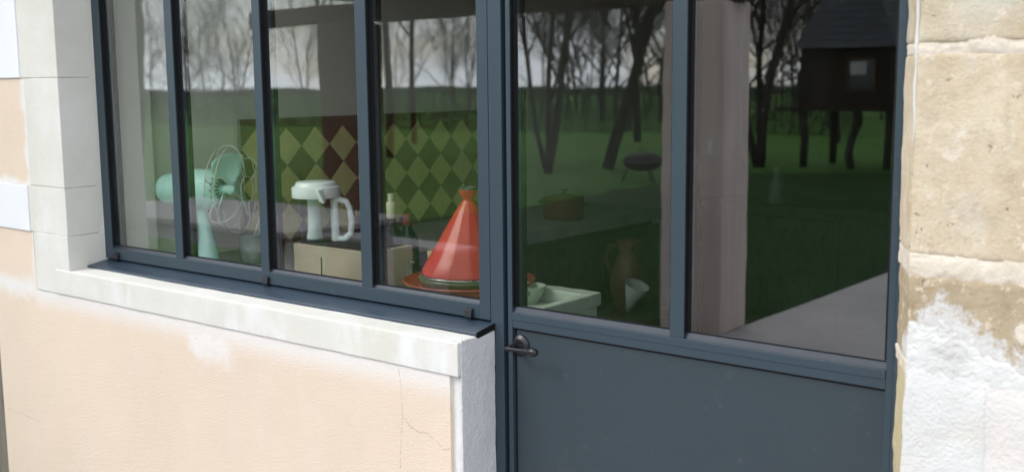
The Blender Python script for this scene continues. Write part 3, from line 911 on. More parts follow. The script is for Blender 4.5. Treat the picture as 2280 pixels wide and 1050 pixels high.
# ------------------------------------------------------------------ kitchen furniture
ct = empty('kitchen_counter', (-3.0, 0.4, 0), 'pale stone topped kitchen counter in the corner under the harlequin tiles', 'counter')
b = MB(); b.prism([(XW + .001, 0.2), (-3.333, 0.2), (-3.333, 0.118), (-2.295, 0.118), (-2.295, 0.60), (-2.78, 0.60), (-2.78, 2.62), (XW + .001, 2.62)], 0.955, 1.006, 'z')
b.build('worktop', 'worktop', ct)
boxpart('base_cabinet', 'cabinet_wood', ct, -3.3, -2.31, 0.12, 0.57, 0.013, 0.954, bevel=0.003)
boxpart('base_cabinet', 'cabinet_wood', ct, XW + 0.002, -2.82, 0.5705, 2.60, 0.013, 0.954, bevel=0.003)
for i in range(4):
    boxpart('cupboard_door', 'cabinet_wood', ct, -2.8195, -2.80, 0.62 + i * 0.51, 1.10 + i * 0.51, 0.08, 0.93, bevel=0.004)
# inner window board
sk = empty('stone_sink', (-2.0, 0.3, 0), 'shallow pale green stone sink tray holding the red tagine', 'sink')
SX0, SX1, SY0, SY1 = -2.29, -1.675, 0.118, 0.455
b = MB()
b.rblock(SX0, SX1, SY0, SY1, 0.90, 1.016, r=0.006, cell=0.04, amp=0.001)
b.build('basin_floor', 'sink_stone', sk, smooth=True)
for nm, bx in (('rim', (SX0, SX1, SY1 - 0.035, SY1 + 0.02, 1.012, 1.051)), ('rim', (SX1 - 0.028, SX1 + 0.002, SY0, SY1 - 0.036, 1.012, 1.0505)),
               ('rim', (SX0, SX1 - 0.03, SY0 - 0.001, SY0 + 0.03, 1.012, 1.044))):
    b = MB(); b.rblock(*bx, r=0.006, cell=0.02, amp=0.0022, freq=26)
    b.build(nm, 'sink_stone', sk, smooth=True)
boxpart('sink_base', 'sink_stone', sk, SX0 + 0.01, SX1 - 0.006, 0.12, 0.45, 0.013, 0.899, bevel=0.004)

# ------------------------------------------------------------------ tagine
TC = (-2.030, 0.335, 1.0165)
tg = empty('tagine', TC, 'large glossy red conical tagine on an orange dish behind the window', 'tagine')
b = MB()
b.lathe([(0.0001, 0.002), (0.112, 0.0), (0.122, 0.004), (0.150, 0.022), (0.180, 0.046), (0.187, 0.053), (0.185, 0.056), (0.177, 0.051), (0.155, 0.034), (0.140, 0.030), (0.0001, 0.028)], TC, 64)
b.build('dish', 'tagine_plate', tg, smooth=True, angle=60)
b = MB()
b.lathe([(0.128, 0.030), (0.138, 0.046), (0.146, 0.058), (0.145, 0.064), (0.138, 0.068), (0.130, 0.069)], TC, 64)
b.build('green_band', 'olive_glaze', tg, smooth=True)
b = MB()
b.lathe([(0.1340, 0.067), (0.1375, 0.0685), (0.1370, 0.0715), (0.130, 0.073)], TC, 64)
b.build('metal_band', 'silver_metal', tg, smooth=True)
def rip(k, n):
    t = (k * 15 / n) % 1.0
    return 1.0 - 0.020 * (1 - abs(2 * t - 1)) ** 0.7 + 0.009
b = MB()
b.lathe([(0.130, 0.071), (0.1335, 0.075), (0.1315, 0.084), (0.118, 0.107), (0.095, 0.146), (0.072, 0.185), (0.050, 0.223), (0.033, 0.251), (0.021, 0.268), (0.0155, 0.276)], TC, 120, ripple=rip)
lid = b.build('conical_lid', 'tagine_red', tg, smooth=True, angle=22)
b = MB()
b.lathe([(0.0155, 0.274), (0.0150, 0.280), (0.0200, 0.290), (0.0265, 0.300), (0.0270, 0.305), (0.0240, 0.306)], TC, 40)
b.build('knob', 'tagine_red', lid, smooth=True, angle=60)
b = MB()
b.lathe([(0.0245, 0.304), (0.0262, 0.307), (0.0255, 0.312), (0.0215, 0.313), (0.0205, 0.306), (0.0001, 0.304)], TC, 40)
b.build('knob_rim', 'dark_pewter', lid, smooth=True, angle=60)

# ------------------------------------------------------------------ desk fan
FA = Vector((0.9, 0.43, 0)).normalized()
FC = Vector((-3.035, 0.298, 1.272))
fan = empty('desk_fan', (-3.145, 0.245, 1.0), 'mint green vintage desk fan with cream wire guard', 'fan')
ft = lambda t, z=0: FC + FA * t + Vector((0, 0, z))
b = MB()
b.lathe([(0.0001, -0.276), (0.018, -0.274), (0.040, -0.262), (0.050, -0.244), (0.053, -0.215), (0.055, -0.185), (0.062, -0.176), (0.068, -0.160), (0.069, -0.120), (0.067, -0.080), (0.060, -0.056), (0.050, -0.046), (0.0001, -0.044)], FC, 40, FA)
b.build('motor_housing', 'mint_enamel', fan, smooth=True, angle=50)
b = MB()
u_ = FA.cross(Vector((0, 0, 1))).normalized()
for k in range(16):
    an = 2 * math.pi * k / 16
    dd = u_ * math.cos(an) + Vector((0, 0, 1)) * math.sin(an)
    tt = FA.cross(dd)
    p0 = FC + FA * -0.0405 + dd * 0.020; p1 = FC + FA * -0.052 + dd * 0.0605
    b.add([p0 - tt * 0.002, p0 + tt * 0.002, p1 + tt * 0.004, p1 - tt * 0.004], [(0, 1, 2, 3)])
b.build('vent_slots', 'cage_dark', fan)
b = MB(); b.lathe([(0.0001, 0.012), (0.012, 0.010), (0.016, 0.0), (0.016, -0.03), (0.010, -0.046)], FC, 20, FA)
b.build('hub', 'mint_enamel', fan, smooth=True, angle=50)
for k in range(3):
    an0 = 2 * math.pi * k / 3 + 1.40
    b = MB(); NR, NA = 8, 8
    for i in range(NR + 1):
        r_ = 0.014 + 0.108 * i / NR
        half = 0.20 + 0.52 * math.sin(min(1.0, i / NR * 1.05) * math.pi * 0.5)
        if i == NR: half *= 0.72
        if i == NR - 1: half *= 0.93
        for j in range(NA + 1):
            s_ = -1 + 2 * j / NA
            an = an0 + half * s_
            dd = u_ * math.cos(an) + Vector((0, 0, 1)) * math.sin(an)
            b.v.append(FC + dd * r_ + FA * (-0.010 + 0.026 * s_ * min(1, r_ / 0.06) + 0.006 * s_ * s_))
    for i in range(NR):
        for j in range(NA):
            a = i * (NA + 1) + j
            b.f.append((a, a + 1, a + NA + 2, a + NA + 1))
    o = b.build('blade', 'mint_enamel', fan, smooth=True)
    md = o.modifiers.new('thick', 'SOLIDIFY'); md.thickness = 0.0016
def ring(b, r_, t, rad, sides=6, n=56):
    b.tube([FC + FA * t + (u_ * math.cos(a) + Vector((0, 0, 1)) * math.sin(a)) * r_ for a in [2 * math.pi * i / n for i in range(n)]], rad, sides, closed=True)
b = MB()
ring(b, 0.140, -0.028, 0.0017); ring(b, 0.150, 0.012, 0.0017); ring(b, 0.045, 0.052, 0.0015); ring(b, 0.062, -0.046, 0.0015)
for k in range(6):
    an = 2 * math.pi * k / 6 + 0.35
    dd = u_ * math.cos(an) + Vector((0, 0, 1)) * math.sin(an)
    b.tube([FC + dd * r_ + FA * t for r_, t in ((0.045, 0.052), (0.085, 0.051), (0.120, 0.044), (0.142, 0.030), (0.151, 0.010), (0.149, -0.012), (0.140, -0.028), (0.110, -0.042), (0.062, -0.046))], 0.0016, 5)
b.build('wire_guard', 'cream_wire', fan, smooth=True)
b = MB()
B0 = Vector((-3.145, 0.262, 1.0063))
NS = [(0, 0.055, 0.050, 0.0), (0.012, 0.050, 0.046, 0.0), (0.030, 0.042, 0.036, 0.002), (0.055, 0.034, 0.029, 0.004), (0.090, 0.028, 0.024, 0.004), (0.130, 0.023, 0.020, 0.000), (0.165, 0.021, 0.019, -0.006), (0.190, 0.020, 0.018, -0.010), (0.206, 0.016, 0.015, -0.010)]
n = 28
for h, ra, rb, sh in NS:
    for k in range(n):
        an = 2 * math.pi * k / n
        b.v.append(B0 + FA * (ra * math.cos(an) + sh) + u_ * (rb * math.sin(an)) + Vector((0, 0, h)))
for i in range(len(NS) - 1):
    for k in range(n):
        b.f.append((i * n + k, i * n + (k + 1) % n, (i + 1) * n + (k + 1) % n, (i + 1) * n + k))
b.build('stand', 'mint_enamel', fan, smooth=True)
b = MB(); b.lathe([(0.0001, 0.014), (0.030, 0.013), (0.078, 0.009), (0.088, 0.004), (0.088, 0.0)], B0 + FA * 0.028, 40)
b.build('base', 'mint_enamel', fan, smooth=True, angle=50)
b = MB(); b.tube([B0 + FA * -0.03 + Vector((0, 0, 0.188)), B0 + FA * -0.012 + Vector((0, 0, 0.19)), B0 + FA * 0.016 + Vector((0, 0, 0.19))], [0.005, 0.006, 0.005], 10)
b.build('tilt_screw', 'silver_metal', fan, smooth=True)
b = MB(); b.tube([B0 + FA * -0.05 + Vector((0, 0, .012)), B0 + Vector((-0.075, -0.02, .03)), B0 + Vector((-0.105, -0.03, .045)), B0 + Vector((-0.125, -0.035, .02)), B0 + Vector((-0.14, -0.03, .004))], 0.0022, 6)
b.build('cord', 'cream_wire', fan, smooth=True)

# ------------------------------------------------------------------ zinc bucket and stick
b = MB(); bc = (-3.098, 0.425, 1.0063)
b.lathe([(0.0001, 0.001), (0.043, 0.001), (0.045, 0.003), (0.049, 0.050), (0.053, 0.094), (0.056, 0.097), (0.055, 0.100), (0.051, 0.098), (0.045, 0.02), (0.0001, 0.012)], bc, 40)
bk = empty('zinc_pot', bc, 'mottled zinc pot standing beside the fan on the counter', 'pot')
b.build('body', 'zinc', bk, smooth=True, angle=60)
b = MB(); b.tube([(-3.12, 0.415, 1.03), (-3.058, 0.425, 1.165)], 0.0038, 8)
tag(b.build('stick', 'stick_white', smooth=True), 'thin white stick leaning out of the zinc pot', 'stick')

# ------------------------------------------------------------------ cardboard box, mat and glass jug
bxr = empty('cardboard_box', (-2.50, 0.33, 1.0), 'plain beige cardboard box carrying the white lidded jug', 'box')
b = MB(); b.rblock(-2.675, -2.335, 0.245, 0.425, 1.0063, 1.128, r=0.003, cell=0.03, amp=0.0012, freq=12)
b.build('carton', 'cardboard', bxr, smooth=True, angle=40)
b = MB(); b.box(-2.5475, -2.5455, 0.2425, 0.2445, 1.009, 1.096)
b.build('seam', 'dark_wood', bxr)
b = MB(); b.box(-2.672, -2.338, 0.332, 0.3335, 1.1283, 1.1300)
b.build('flap_edge', 'dark_wood', bxr)
b = MB(); b.rblock(-2.66, -2.36, 0.255, 0.415, 1.1305, 1.1345, r=0.001, cell=0.02, amp=0.001, freq=30)
tag(b.build('black_mat', 'mat_black'), 'thin black mat lying on the cardboard box', 'mat')
JC = Vector((-2.622, 0.299, 1.1350))
HA = Vector((0.80, 0.60, 0)).normalized()
jug = empty('lidded_jug', JC, 'white lidded glass jug with a loop handle standing on the box', 'jug')
b = MB(); b.lathe([(0.0001, 0.002), (0.048, 0.0), (0.052, 0.004), (0.054, 0.060), (0.056, 0.134), (0.0545, 0.134), (0.0525, 0.06), (0.050, 0.008), (0.0001, 0.006)], JC, 40)
b.build('glass_body', 'jug_glass', jug, smooth=True, angle=60)
b = MB(); b.lathe([(0.0001, 0.008), (0.026, 0.008), (0.022, 0.030), (0.020, 0.080), (0.021, 0.134), (0.0001, 0.134)], JC - HA * 0.008, 28)
b.build('inner_column', 'jug_white', jug, smooth=True, angle=60)
b = MB(); b.lathe([(0.055, 0.134), (0.0740, 0.136), (0.0750, 0.140), (0.0750, 0.164), (0.0735, 0.168), (0.066, 0.172), (0.061, 0.182), (0.058, 0.184), (0.0001, 0.184)], JC, 48)
jl = b.build('lid', 'jug_white', jug, smooth=True, angle=35)
b = MB()
sdv = Vector((0.62, -0.78, 0)).normalized(); st = Vector((0.78, 0.62, 0))
q0 = JC + sdv * 0.066 + st * 0.012
b.add([q0 + st * -0.012 + Vector((0, 0, .166)), q0 + st * 0.022 + Vector((0, 0, .166)), q0 + st * 0.030 + Vector((0, 0, .128)), q0 + st * 0.006 + Vector((0, 0, .128)),
       q0 + sdv * 0.022 + st * 0.010 + Vector((0, 0, .164)), q0 + sdv * 0.018 + st * 0.026 + Vector((0, 0, .122))],
      [(0, 4, 1), (1, 4, 5, 2), (0, 3, 5, 4), (2, 5, 3), (0, 1, 2, 3)])
b.build('spout', 'jug_white', jl, bevel=0.002)
b = MB()
hp = [(0.052, 0.006), (0.085, 0.004), (0.104, 0.022), (0.108, 0.060), (0.103, 0.100), (0.092, 0.122), (0.066, 0.128), (0.054, 0.118)]
pts = []
for i in range(len(hp) - 1):
    for k in range(4):
        t = k / 4
        pts.append(JC + HA * (hp[i][0] * (1 - t) + hp[i + 1][0] * t) + Vector((0, 0, hp[i][1] * (1 - t) + hp[i + 1][1] * t)))
pts.append(JC + HA * hp[-1][0] + Vector((0, 0, hp[-1][1])))
b.tube(pts, [0.0115 - 0.002 * math.sin(math.pi * i / len(pts)) for i in range(len(pts))], 12)
b.tube([JC + HA * 0.056 + Vector((0, 0, 0.0)), JC + HA * 0.056 + Vector((0, 0, 0.130))], 0.0125, 12)
b.build('loop_handle', 'jug_white', jug, smooth=True, angle=60)
b = MB(); b.box(-0.004, 0.004, -0.006, 0.006, 0, 0.026)
b.v = [JC + HA * (0.1125 + v.x) + HA.orthogonal() * 0 + Vector((0, v.y, 0.075 + v.z)) for v in b.v]
b.build('switch', 'handle_black', jug)

# ------------------------------------------------------------------ bottles, decanter, cup, bowl
bt = empty('wine_bottle', (-2.440, 0.448, 1.0), 'green wine bottle with a pale cream capsule beside the box', 'bottle')
c0 = (-2.446, 0.448, 1.0063)
b = MB(); b.lathe([(0.0001, 0.004), (0.032, 0.0), (0.0345, 0.006), (0.0345, 0.125), (0.031, 0.150), (0.0165, 0.178), (0.0135, 0.190), (0.0135, 0.220)], c0, 32)
b.build('glass', 'green_glass', bt, smooth=True, angle=60)
b = MB(); b.lathe([(0.0138, 0.196), (0.0150, 0.200), (0.0150, 0.246), (0.0140, 0.247)], c0, 24)
b.build('capsule', 'cork_cream', bt, smooth=True, angle=50)
b = MB(); b.lathe([(0.0100, 0.246), (0.0105, 0.272), (0.0001, 0.272)], c0, 20)
b.build('cork', 'cork_cream', bt, smooth=True, angle=50)
b = MB(); b.lathe([(0.0348, 0.035), (0.0352, 0.037), (0.0352, 0.118), (0.0348, 0.120)], c0, 32)
b.build('paper_label', 'label_yellow', bt, smooth=True)
bt = empty('wine_bottle', (-2.425, 0.505, 1.0), 'dark green bottle with a brick red foil top behind the decanter', 'bottle')
c0 = (-2.440, 0.512, 1.0063)
b = MB(); b.lathe([(0.0001, 0.004), (0.032, 0.0), (0.0345, 0.006), (0.0345, 0.110), (0.031, 0.132), (0.0165, 0.156), (0.0135, 0.165), (0.0135, 0.190)], c0, 32)
b.build('glass', 'green_glass', bt, smooth=True, angle=60)
b = MB(); b.lathe([(0.0139, 0.168), (0.0152, 0.172), (0.0150, 0.205), (0.0001, 0.206)], c0, 24)
b.build('foil_capsule', 'foil_red', bt, smooth=True, angle=50)
dc = empty('glass_decanter', (-2.36, 0.425, 1.0), 'low clear glass decanter with a silver collar', 'decanter')
c0 = (-2.352, 0.430, 1.0063)
b = MB(); b.lathe([(0.0001, 0.002), (0.036, 0.0), (0.042, 0.006), (0.046, 0.022), (0.042, 0.045), (0.026, 0.062), (0.018, 0.074), (0.0165, 0.088)], c0, 32)
b.build('body', 'clear_glass', dc, smooth=True)
b = MB(); b.lathe([(0.0215, 0.066), (0.0235, 0.070), (0.0225, 0.076), (0.0180, 0.080), (0.0170, 0.094), (0.0195, 0.100), (0.0155, 0.112), (0.0001, 0.116)], c0, 28)
b.build('collar', 'silver_metal', dc, smooth=True)
cu = empty('small_cup', (-2.255, 0.442, 1.051), 'small cream glazed cup on the rim behind the tagine', 'cup')
b = MB(); b.lathe([(0.0001, 0.003), (0.014, 0.0), (0.017, 0.003), (0.024, 0.035), (0.0275, 0.066), (0.0265, 0.068), (0.0245, 0.064), (0.020, 0.03), (0.0001, 0.008)], (-2.255, 0.442, 1.0513), 32)
b.build('body', 'cream_glaze', cu, smooth=True, angle=60)
bwc = (-1.852, 0.375, 1.0165)
bw = empty('small_bowl', bwc, 'small pale green bowl with a dark painted letter beside the tagine', 'bowl')
b = MB(); b.lathe([(0.0001, 0.004), (0.026, 0.0), (0.028, 0.003), (0.034, 0.012), (0.045, 0.035), (0.050, 0.048), (0.0485, 0.049), (0.042, 0.036), (0.030, 0.012), (0.0001, 0.009)], bwc, 40)
b.build('body', 'bowl_glaze', bw, smooth=True, angle=60)
# painted letter P that curves with the bowl
b = MB()
def onbowl(a, h, rr=0.0):
    r_ = 0.034 + (0.045 - 0.034) * (h - 0.012) / 0.023 if h < 0.035 else 0.045 + 0.005 * (h - 0.035) / 0.013
    an = math.radians(-62) + a
    return (bwc[0] + (r_ + 0.0008 + rr) * math.cos(an), bwc[1] + (r_ + 0.0008 + rr) * math.sin(an), bwc[2] + h)
b.tube([onbowl(-0.10, h) for h in (0.013, 0.022, 0.031, 0.040)], 0.0016, 5)
b.tube([onbowl(a, h) for a, h in ((-0.10, 0.040), (0.10, 0.042), (0.26, 0.037), (0.24, 0.029), (0.06, 0.026), (-0.10, 0.028))], 0.0015, 5)
b.tube([onbowl(a, h) for a, h in ((-0.5, 0.016), (-0.42, 0.028), (-0.30, 0.036), (-0.26, 0.026), (-0.36, 0.018))], 0.0013, 5)
b.build('painted_letter', 'bowl_ink', bw)

# ------------------------------------------------------------------ things deeper in the room
pc = (-2.93, 2.02, 1.0063)
pt = empty('casserole', pc, 'orange enamel casserole at the far end of the kitchen counter', 'casserole')
b = MB(); b.lathe([(0.0001, 0.0), (0.085, 0.0), (0.092, 0.008), (0.095, 0.085), (0.097, 0.090), (0.090, 0.100), (0.030, 0.112), (0.0001, 0.114)], pc, 36)
b.build('pot', 'orange_enamel', pt, smooth=True, angle=50)
b = MB(); b.lathe([(0.010, 0.112), (0.010, 0.122), (0.020, 0.126), (0.018, 0.134), (0.0001, 0.136)], pc, 20)
b.build('lid_knob', 'handle_black', pt, smooth=True, angle=50)
for s_ in (-1, 1):
    b = MB(); b.tube([(pc[0] + s_ * 0.094, pc[1] - 0.03, pc[2] + 0.07), (pc[0] + s_ * 0.118, pc[1] - 0.022, pc[2] + 0.072), (pc[0] + s_ * 0.118, pc[1] + 0.022, pc[2] + 0.072), (pc[0] + s_ * 0.094, pc[1] + 0.03, pc[2] + 0.07)], 0.007, 8)
    b.build('side_handle', 'orange_enamel', pt, smooth=True)
st_ = empty('stool', (-2.26, 1.55, 0), 'tall dark wooden stool behind the door glass', 'stool')
b = MB(); b.lathe([(0.0001, 0.72), (0.15, 0.72), (0.16, 0.73), (0.16, 0.745), (0.15, 0.752), (0.0001, 0.752)], (-2.26, 1.55, 0), 32); b.build('seat', 'dark_wood', st_, smooth=True, angle=40)
for k in range(4):
    a = math.pi / 4 + k * math.pi / 2
    b = MB(); b.tube([(-2.26 + 0.10 * math.cos(a), 1.55 + 0.10 * math.sin(a), 0.725), (-2.26 + 0.17 * math.cos(a), 1.55 + 0.17 * math.sin(a), 0.013)], 0.016, 8); b.build('leg', 'dark_wood', st_, smooth=True)
pcn = (-2.285, 1.56, 0.7525)
pi_ = empty('pitcher', pcn, 'brown earthenware pitcher standing on the dark stool', 'pitcher')
b = MB(); b.lathe([(0.0001, 0.0), (0.045, 0.0), (0.050, 0.006), (0.068, 0.06), (0.072, 0.11), (0.060, 0.165), (0.040, 0.205), (0.037, 0.235), (0.046, 0.262), (0.044, 0.264), (0.034, 0.235)], pcn, 36); b.build('body', 'chair_brown', pi_, smooth=True)
b = MB(); b.tube([(pcn[0] - 0.040, pcn[1], pcn[2] + 0.235), (pcn[0] - 0.085, pcn[1], pcn[2] + 0.235), (pcn[0] - 0.105, pcn[1], pcn[2] + 0.18), (pcn[0] - 0.070, pcn[1], pcn[2] + 0.10)], [0.009, 0.010, 0.010, 0.008], 8); b.build('handle', 'chair_brown', pi_, smooth=True)
b = MB(); b.lathe([(0.0001, 0.0), (0.004, 0.0), (0.047, 0.125), (0.0455, 0.125), (0.003, 0.006)], (-2.235, 1.47, 0.753), 28, (0.42, -0.05, 1))
tag(b.build('paper_cone', 'cloth_white', smooth=True), 'white paper cone leaning against the brown pitcher', 'paper')
sb = empty('sideboard', (-2.4, 3.6, 0), 'dark wooden sideboard at the back of the room', 'sideboard')
boxpart('carcass', 'dark_wood', sb, -3.0, -1.8, 3.42, 3.85, 0.10, 0.93, bevel=0.004)
boxpart('top', 'dark_wood', sb, -3.03, -1.77, 3.40, 3.86, 0.931, 0.963, bevel=0.004)
for i in range(3):
    boxpart('cupboard_door', 'dark_wood', sb, -2.97 + i * 0.39, -2.60 + i * 0.39, 3.402, 3.4195, 0.14, 0.90, bevel=0.004)
for x in (-2.98, -1.87):
    boxpart('leg', 'dark_wood', sb, x, x + 0.06, 3.44, 3.50, 0.013, 0.099, bevel=0.002)
    boxpart('leg', 'dark_wood', sb, x, x + 0.06, 3.78, 3.84, 0.013, 0.099, bevel=0.002)
mb_ = empty('white_bottle', (-2.60, 3.5, 0.9635), 'slim white bottle standing on the dark sideboard', 'bottle')
b = MB(); b.lathe([(0.0001, 0.0), (0.036, 0.0), (0.039, 0.006), (0.039, 0.100), (0.034, 0.125), (0.017, 0.155), (0.015, 0.180), (0.018, 0.184), (0.018, 0.192), (0.0001, 0.193)], (-2.60, 3.5, 0.9635), 28)
b.build('body', 'milk_bottle', mb_, smooth=True, angle=60)

# ------------------------------------------------------------------ garden shelter (seen mirrored in the panes)
sh = empty('garden_shelter', (-5.3, -4.5, 0), 'dark timber garden shelter on a thick post and a rendered pier facing the house', 'shelter')
b = MB(); b.rblock(-3.83, -3.37, -4.66, -4.30, -0.06, 2.115, r=0.015, cell=0.07, amp=0.006, freq=4)
b.build('pier', 'pier_render', sh, smooth=True)
b = MB(); b.rblock(-7.22, -6.79, -4.70, -4.34, -0.06, 2.115, r=0.03, cell=0.08, amp=0.012, freq=3)
b.build('post', 'post_brown', sh, smooth=True)
b = MB(); b.rblock(-8.22, -3.30, -4.60, -4.42, 2.117, 2.262, r=0.01, cell=0.12, amp=0.004, freq=5)
b.build('beam', 'dark_timber', sh, smooth=True)
for i in range(7):
    x = -6.75 + i * 0.42
    boxpart('rafter', 'dark_timber', sh, x, x + 0.07, -5.1, -4.05, 2.263, 2.36, bevel=0.004)
for i in range(6):
    y = -5.12 + i * 0.186
    boxpart('roof_board', 'dark_timber', sh, -6.85, -4.12, y, y + 0.178, 2.3605 + 0.001 * (i % 2), 2.385, bevel=0.003)
b = MB(); b.box(-3.475, -3.44, -4.299, -4.290, 1.155, 1.235)
tag(b.build('socket_plate', 'switch_white', bevel=0.003), 'small white socket plate fixed to the rendered pier', 'socket')

# garden table
tb = empty('garden_table', (-6.2, -2.75, -0.03), 'weathered grey plank garden table on the lawn', 'table')
for i in range(9):
    y = -3.28 + i * 0.118
    b = MB(); b.rblock(-7.45, -5.15, y, y + 0.110, 0.705, 0.742, r=0.005, cell=0.2, amp=0.003, freq=3, seed=i)
    b.build('plank', 'grey_timber', tb, smooth=True)
boxpart('apron', 'grey_timber', tb, -7.35, -5.25, -2.30, -2.27, 0.60, 0.703, bevel=0.003)
boxpart('apron', 'grey_timber', tb, -7.35, -5.25, -3.23, -3.20, 0.60, 0.703, bevel=0.003)
for x in (-7.36, -5.34):
    for y in (-3.24, -2.34):
        boxpart('leg', 'grey_timber', tb, x, x + 0.09, y + 0.0, y + 0.08, -0.03, 0.70, bevel=0.004)
for k, (y0, lb) in enumerate(((-1.90, 'weathered grey garden bench on the house side of the table'), (-3.95, 'weathered grey garden bench on the far side of the table'))):
    be = empty('garden_bench', (-6.2, y0, -0.03), lb, 'bench', 'benches at the garden table')
    for i in range(3):
        b = MB(); b.rblock(-7.35, -5.25, y0 - 0.15 + i * 0.10, y0 - 0.058 + i * 0.10, 0.40, 0.432, r=0.005, cell=0.2, amp=0.003, freq=3, seed=i + 20 * k)
        b.build('plank', 'grey_timber', be, smooth=True)
    for x in (-7.1, -5.58):
        boxpart('leg', 'grey_timber', be, x, x + 0.07, y0 - 0.13, y0 + 0.12, -0.03, 0.399, bevel=0.004)

# kettle barbecue
bq = empty('barbecue', (-9.75, -13.5, -0.03), 'squat black kettle barbecue on the lawn behind the leaning tree', 'barbecue')
qc = Vector((-9.75, -13.5, -0.03)); SQ = 0.64
b = MB(); b.lathe([(0.0001, 0.30), (0.14, 0.32), (0.25, 0.39), (0.31, 0.50), (0.32, 0.56)], qc, 36); b.v = [Vector((v.x, v.y, (v.z + .03) * SQ - .03)) for v in b.v]; b.build('bowl', 'bbq_black', bq, smooth=True)
b = MB(); b.lathe([(0.325, 0.565), (0.31, 0.63), (0.24, 0.73), (0.12, 0.79), (0.0001, 0.80)], qc, 36); b.v = [Vector((v.x, v.y, (v.z + .03) * SQ - .03)) for v in b.v]; lidq = b.build('lid', 'bbq_black', bq, smooth=True)
b = MB(); b.tube([qc + Vector((0.325 * math.cos(a), 0.325 * math.sin(a), 0.562)) for a in [2 * math.pi * i / 40 for i in range(40)]], 0.004, 8, closed=True); b.v = [Vector((v.x, v.y, (v.z + .03) * SQ - .03)) for v in b.v]; b.build('rim', 'chrome', bq, smooth=True)
b = MB(); b.tube([qc + Vector((-0.06, 0, 0.79)), qc + Vector((-0.05, 0, 0.84)), qc + Vector((0.05, 0, 0.84)), qc + Vector((0.06, 0, 0.79))], 0.012, 8); b.v = [Vector((v.x, v.y, (v.z + .03) * SQ - .03)) for v in b.v]; b.build('lid_handle', 'bbq_black', lidq, smooth=True)
for k in range(3):
    a = 2 * math.pi * k / 3 + 0.4
    b = MB(); b.tube([qc + Vector((0.22 * math.cos(a), 0.22 * math.sin(a), 0.40)), qc + Vector((0.34 * math.cos(a), 0.34 * math.sin(a), 0.0))], 0.014, 8); b.v = [Vector((v.x, v.y, (v.z + .03) * SQ - .03)) for v in b.v]; b.build('leg', 'bbq_black', bq, smooth=True)

# ------------------------------------------------------------------ playhouse on stilts
phs = empty('playhouse', (-8.27, -18.9, -0.03), 'dark wooden playhouse on stilts with a steep slate roof', 'playhouse')
HX0, HX1, HY0, HY1 = -9.12, -7.40, -19.7, -18.2
b = MB(); b.box(HX0 - 0.05, HX1 + 0.1, HY0 - .05, HY1 + 0.10, 1.03, 1.10); b.build('deck', 'brown_timber', phs)
nb = 11
for i in range(nb):
    z0 = 1.101 + i * 0.102
    for wx0, wx1 in (((HX0, HX1),) if not 1.42 < z0 + 0.05 < 2.05 else ((HX0, -8.22), (-7.66, HX1))):
        boxpart('front_board', 'brown_timber', phs, wx0, wx1, HY1 - 0.03, HY1 + 0.004 * (i % 2), z0, z0 + 0.0995, bevel=0.002)
boxpart('side_wall', 'brown_timber', phs, HX0, HX0 + 0.03, HY0, HY1 - 0.031, 1.101, 2.22, bevel=0)
boxpart('side_wall', 'brown_timber', phs, HX1 - 0.03, HX1, HY0, HY1 - 0.031, 1.101, 2.22, bevel=0)
boxpart('back_wall', 'brown_timber', phs, HX0 + 0.031, HX1 - 0.031, HY0, HY0 + 0.03, 1.101, 2.22, bevel=0)
wn_ = boxpart('window', 'pane_dark', phs, -8.219, -7.661, HY1 - 0.025, HY1 - 0.015, 1.405, 2.02, bevel=0)
for bx in ((-8.22, -8.17, HY1 - 0.02, HY1 + 0.02, 1.40, 2.03), (-7.71, -7.66, HY1 - 0.02, HY1 + 0.02, 1.40, 2.03), (-8.17, -7.71, HY1 - 0.02, HY1 + 0.02, 1.40, 1.45), (-8.17, -7.71, HY1 - 0.02, HY1 + 0.02, 1.98, 2.03)):
    boxpart('window_frame', 'dark_timber', wn_, *bx, bevel=0)
b = MB(); b.box(-8.15, -7.85, HY1 - 0.010, HY1 - 0.004, 1.72, 1.97); b.build('curtain', 'curtain', wn_)
# pyramid slate roof in courses
ap = Vector((-8.26, -18.95, 4.22)); RX, RY = 0.95, 0.87
courses = 15
for i in range(courses):
    t0, t1 = i / courses, (i + 1) / courses
    z0 = 2.22 + 2.0 * t0; z1 = 2.22 + 2.0 * t1 + 0.02
    k0, k1 = 1 - t0 + 0.03, 1 - t1 + 0.004
    vs = [(ap.x + sx * RX * k0, ap.y + sy * RY * k0, z0) for sx, sy in ((-1, -1), (1, -1), (1, 1), (-1, 1))] + [(ap.x + sx * RX * k1, ap.y + sy * RY * k1, z1) for sx, sy in ((-1, -1), (1, -1), (1, 1), (-1, 1))]
    b = MB(); b.add(vs, [(0, 1, 5, 4), (1, 2, 6, 5), (2, 3, 7, 6), (3, 0, 4, 7), (3, 2, 1, 0), (4, 5, 6, 7)])
    b.build('slate_course', 'slate', phs)
for path in (((-9.05, -18.25, -0.05), (-9.0, -18.24, 0.5), (-9.06, -18.25, 1.03)), ((-8.08, -18.24, -0.05), (-8.16, -18.25, 0.25), (-8.10, -18.24, 0.55), (-7.98, -18.25, 0.85), (-8.0, -18.25, 1.03)), ((-7.42, -18.25, -0.05), (-7.40, -18.25, 1.03)), ((-9.02, -19.6, -0.05), (-9.02, -19.6, 1.03)), ((-7.45, -19.6, -0.05), (-7.45, -19.6, 1.03))):
    b = MB(); b.tube(path, 0.075, 9); b.build('stilt', 'bark', phs, smooth=True)
boxpart('porch_rail', 'brown_timber', phs, HX0 - 0.5, HX0 - 0.001, HY1 - 0.25, HY1 + 0.05, 1.03, 1.10, bevel=0)

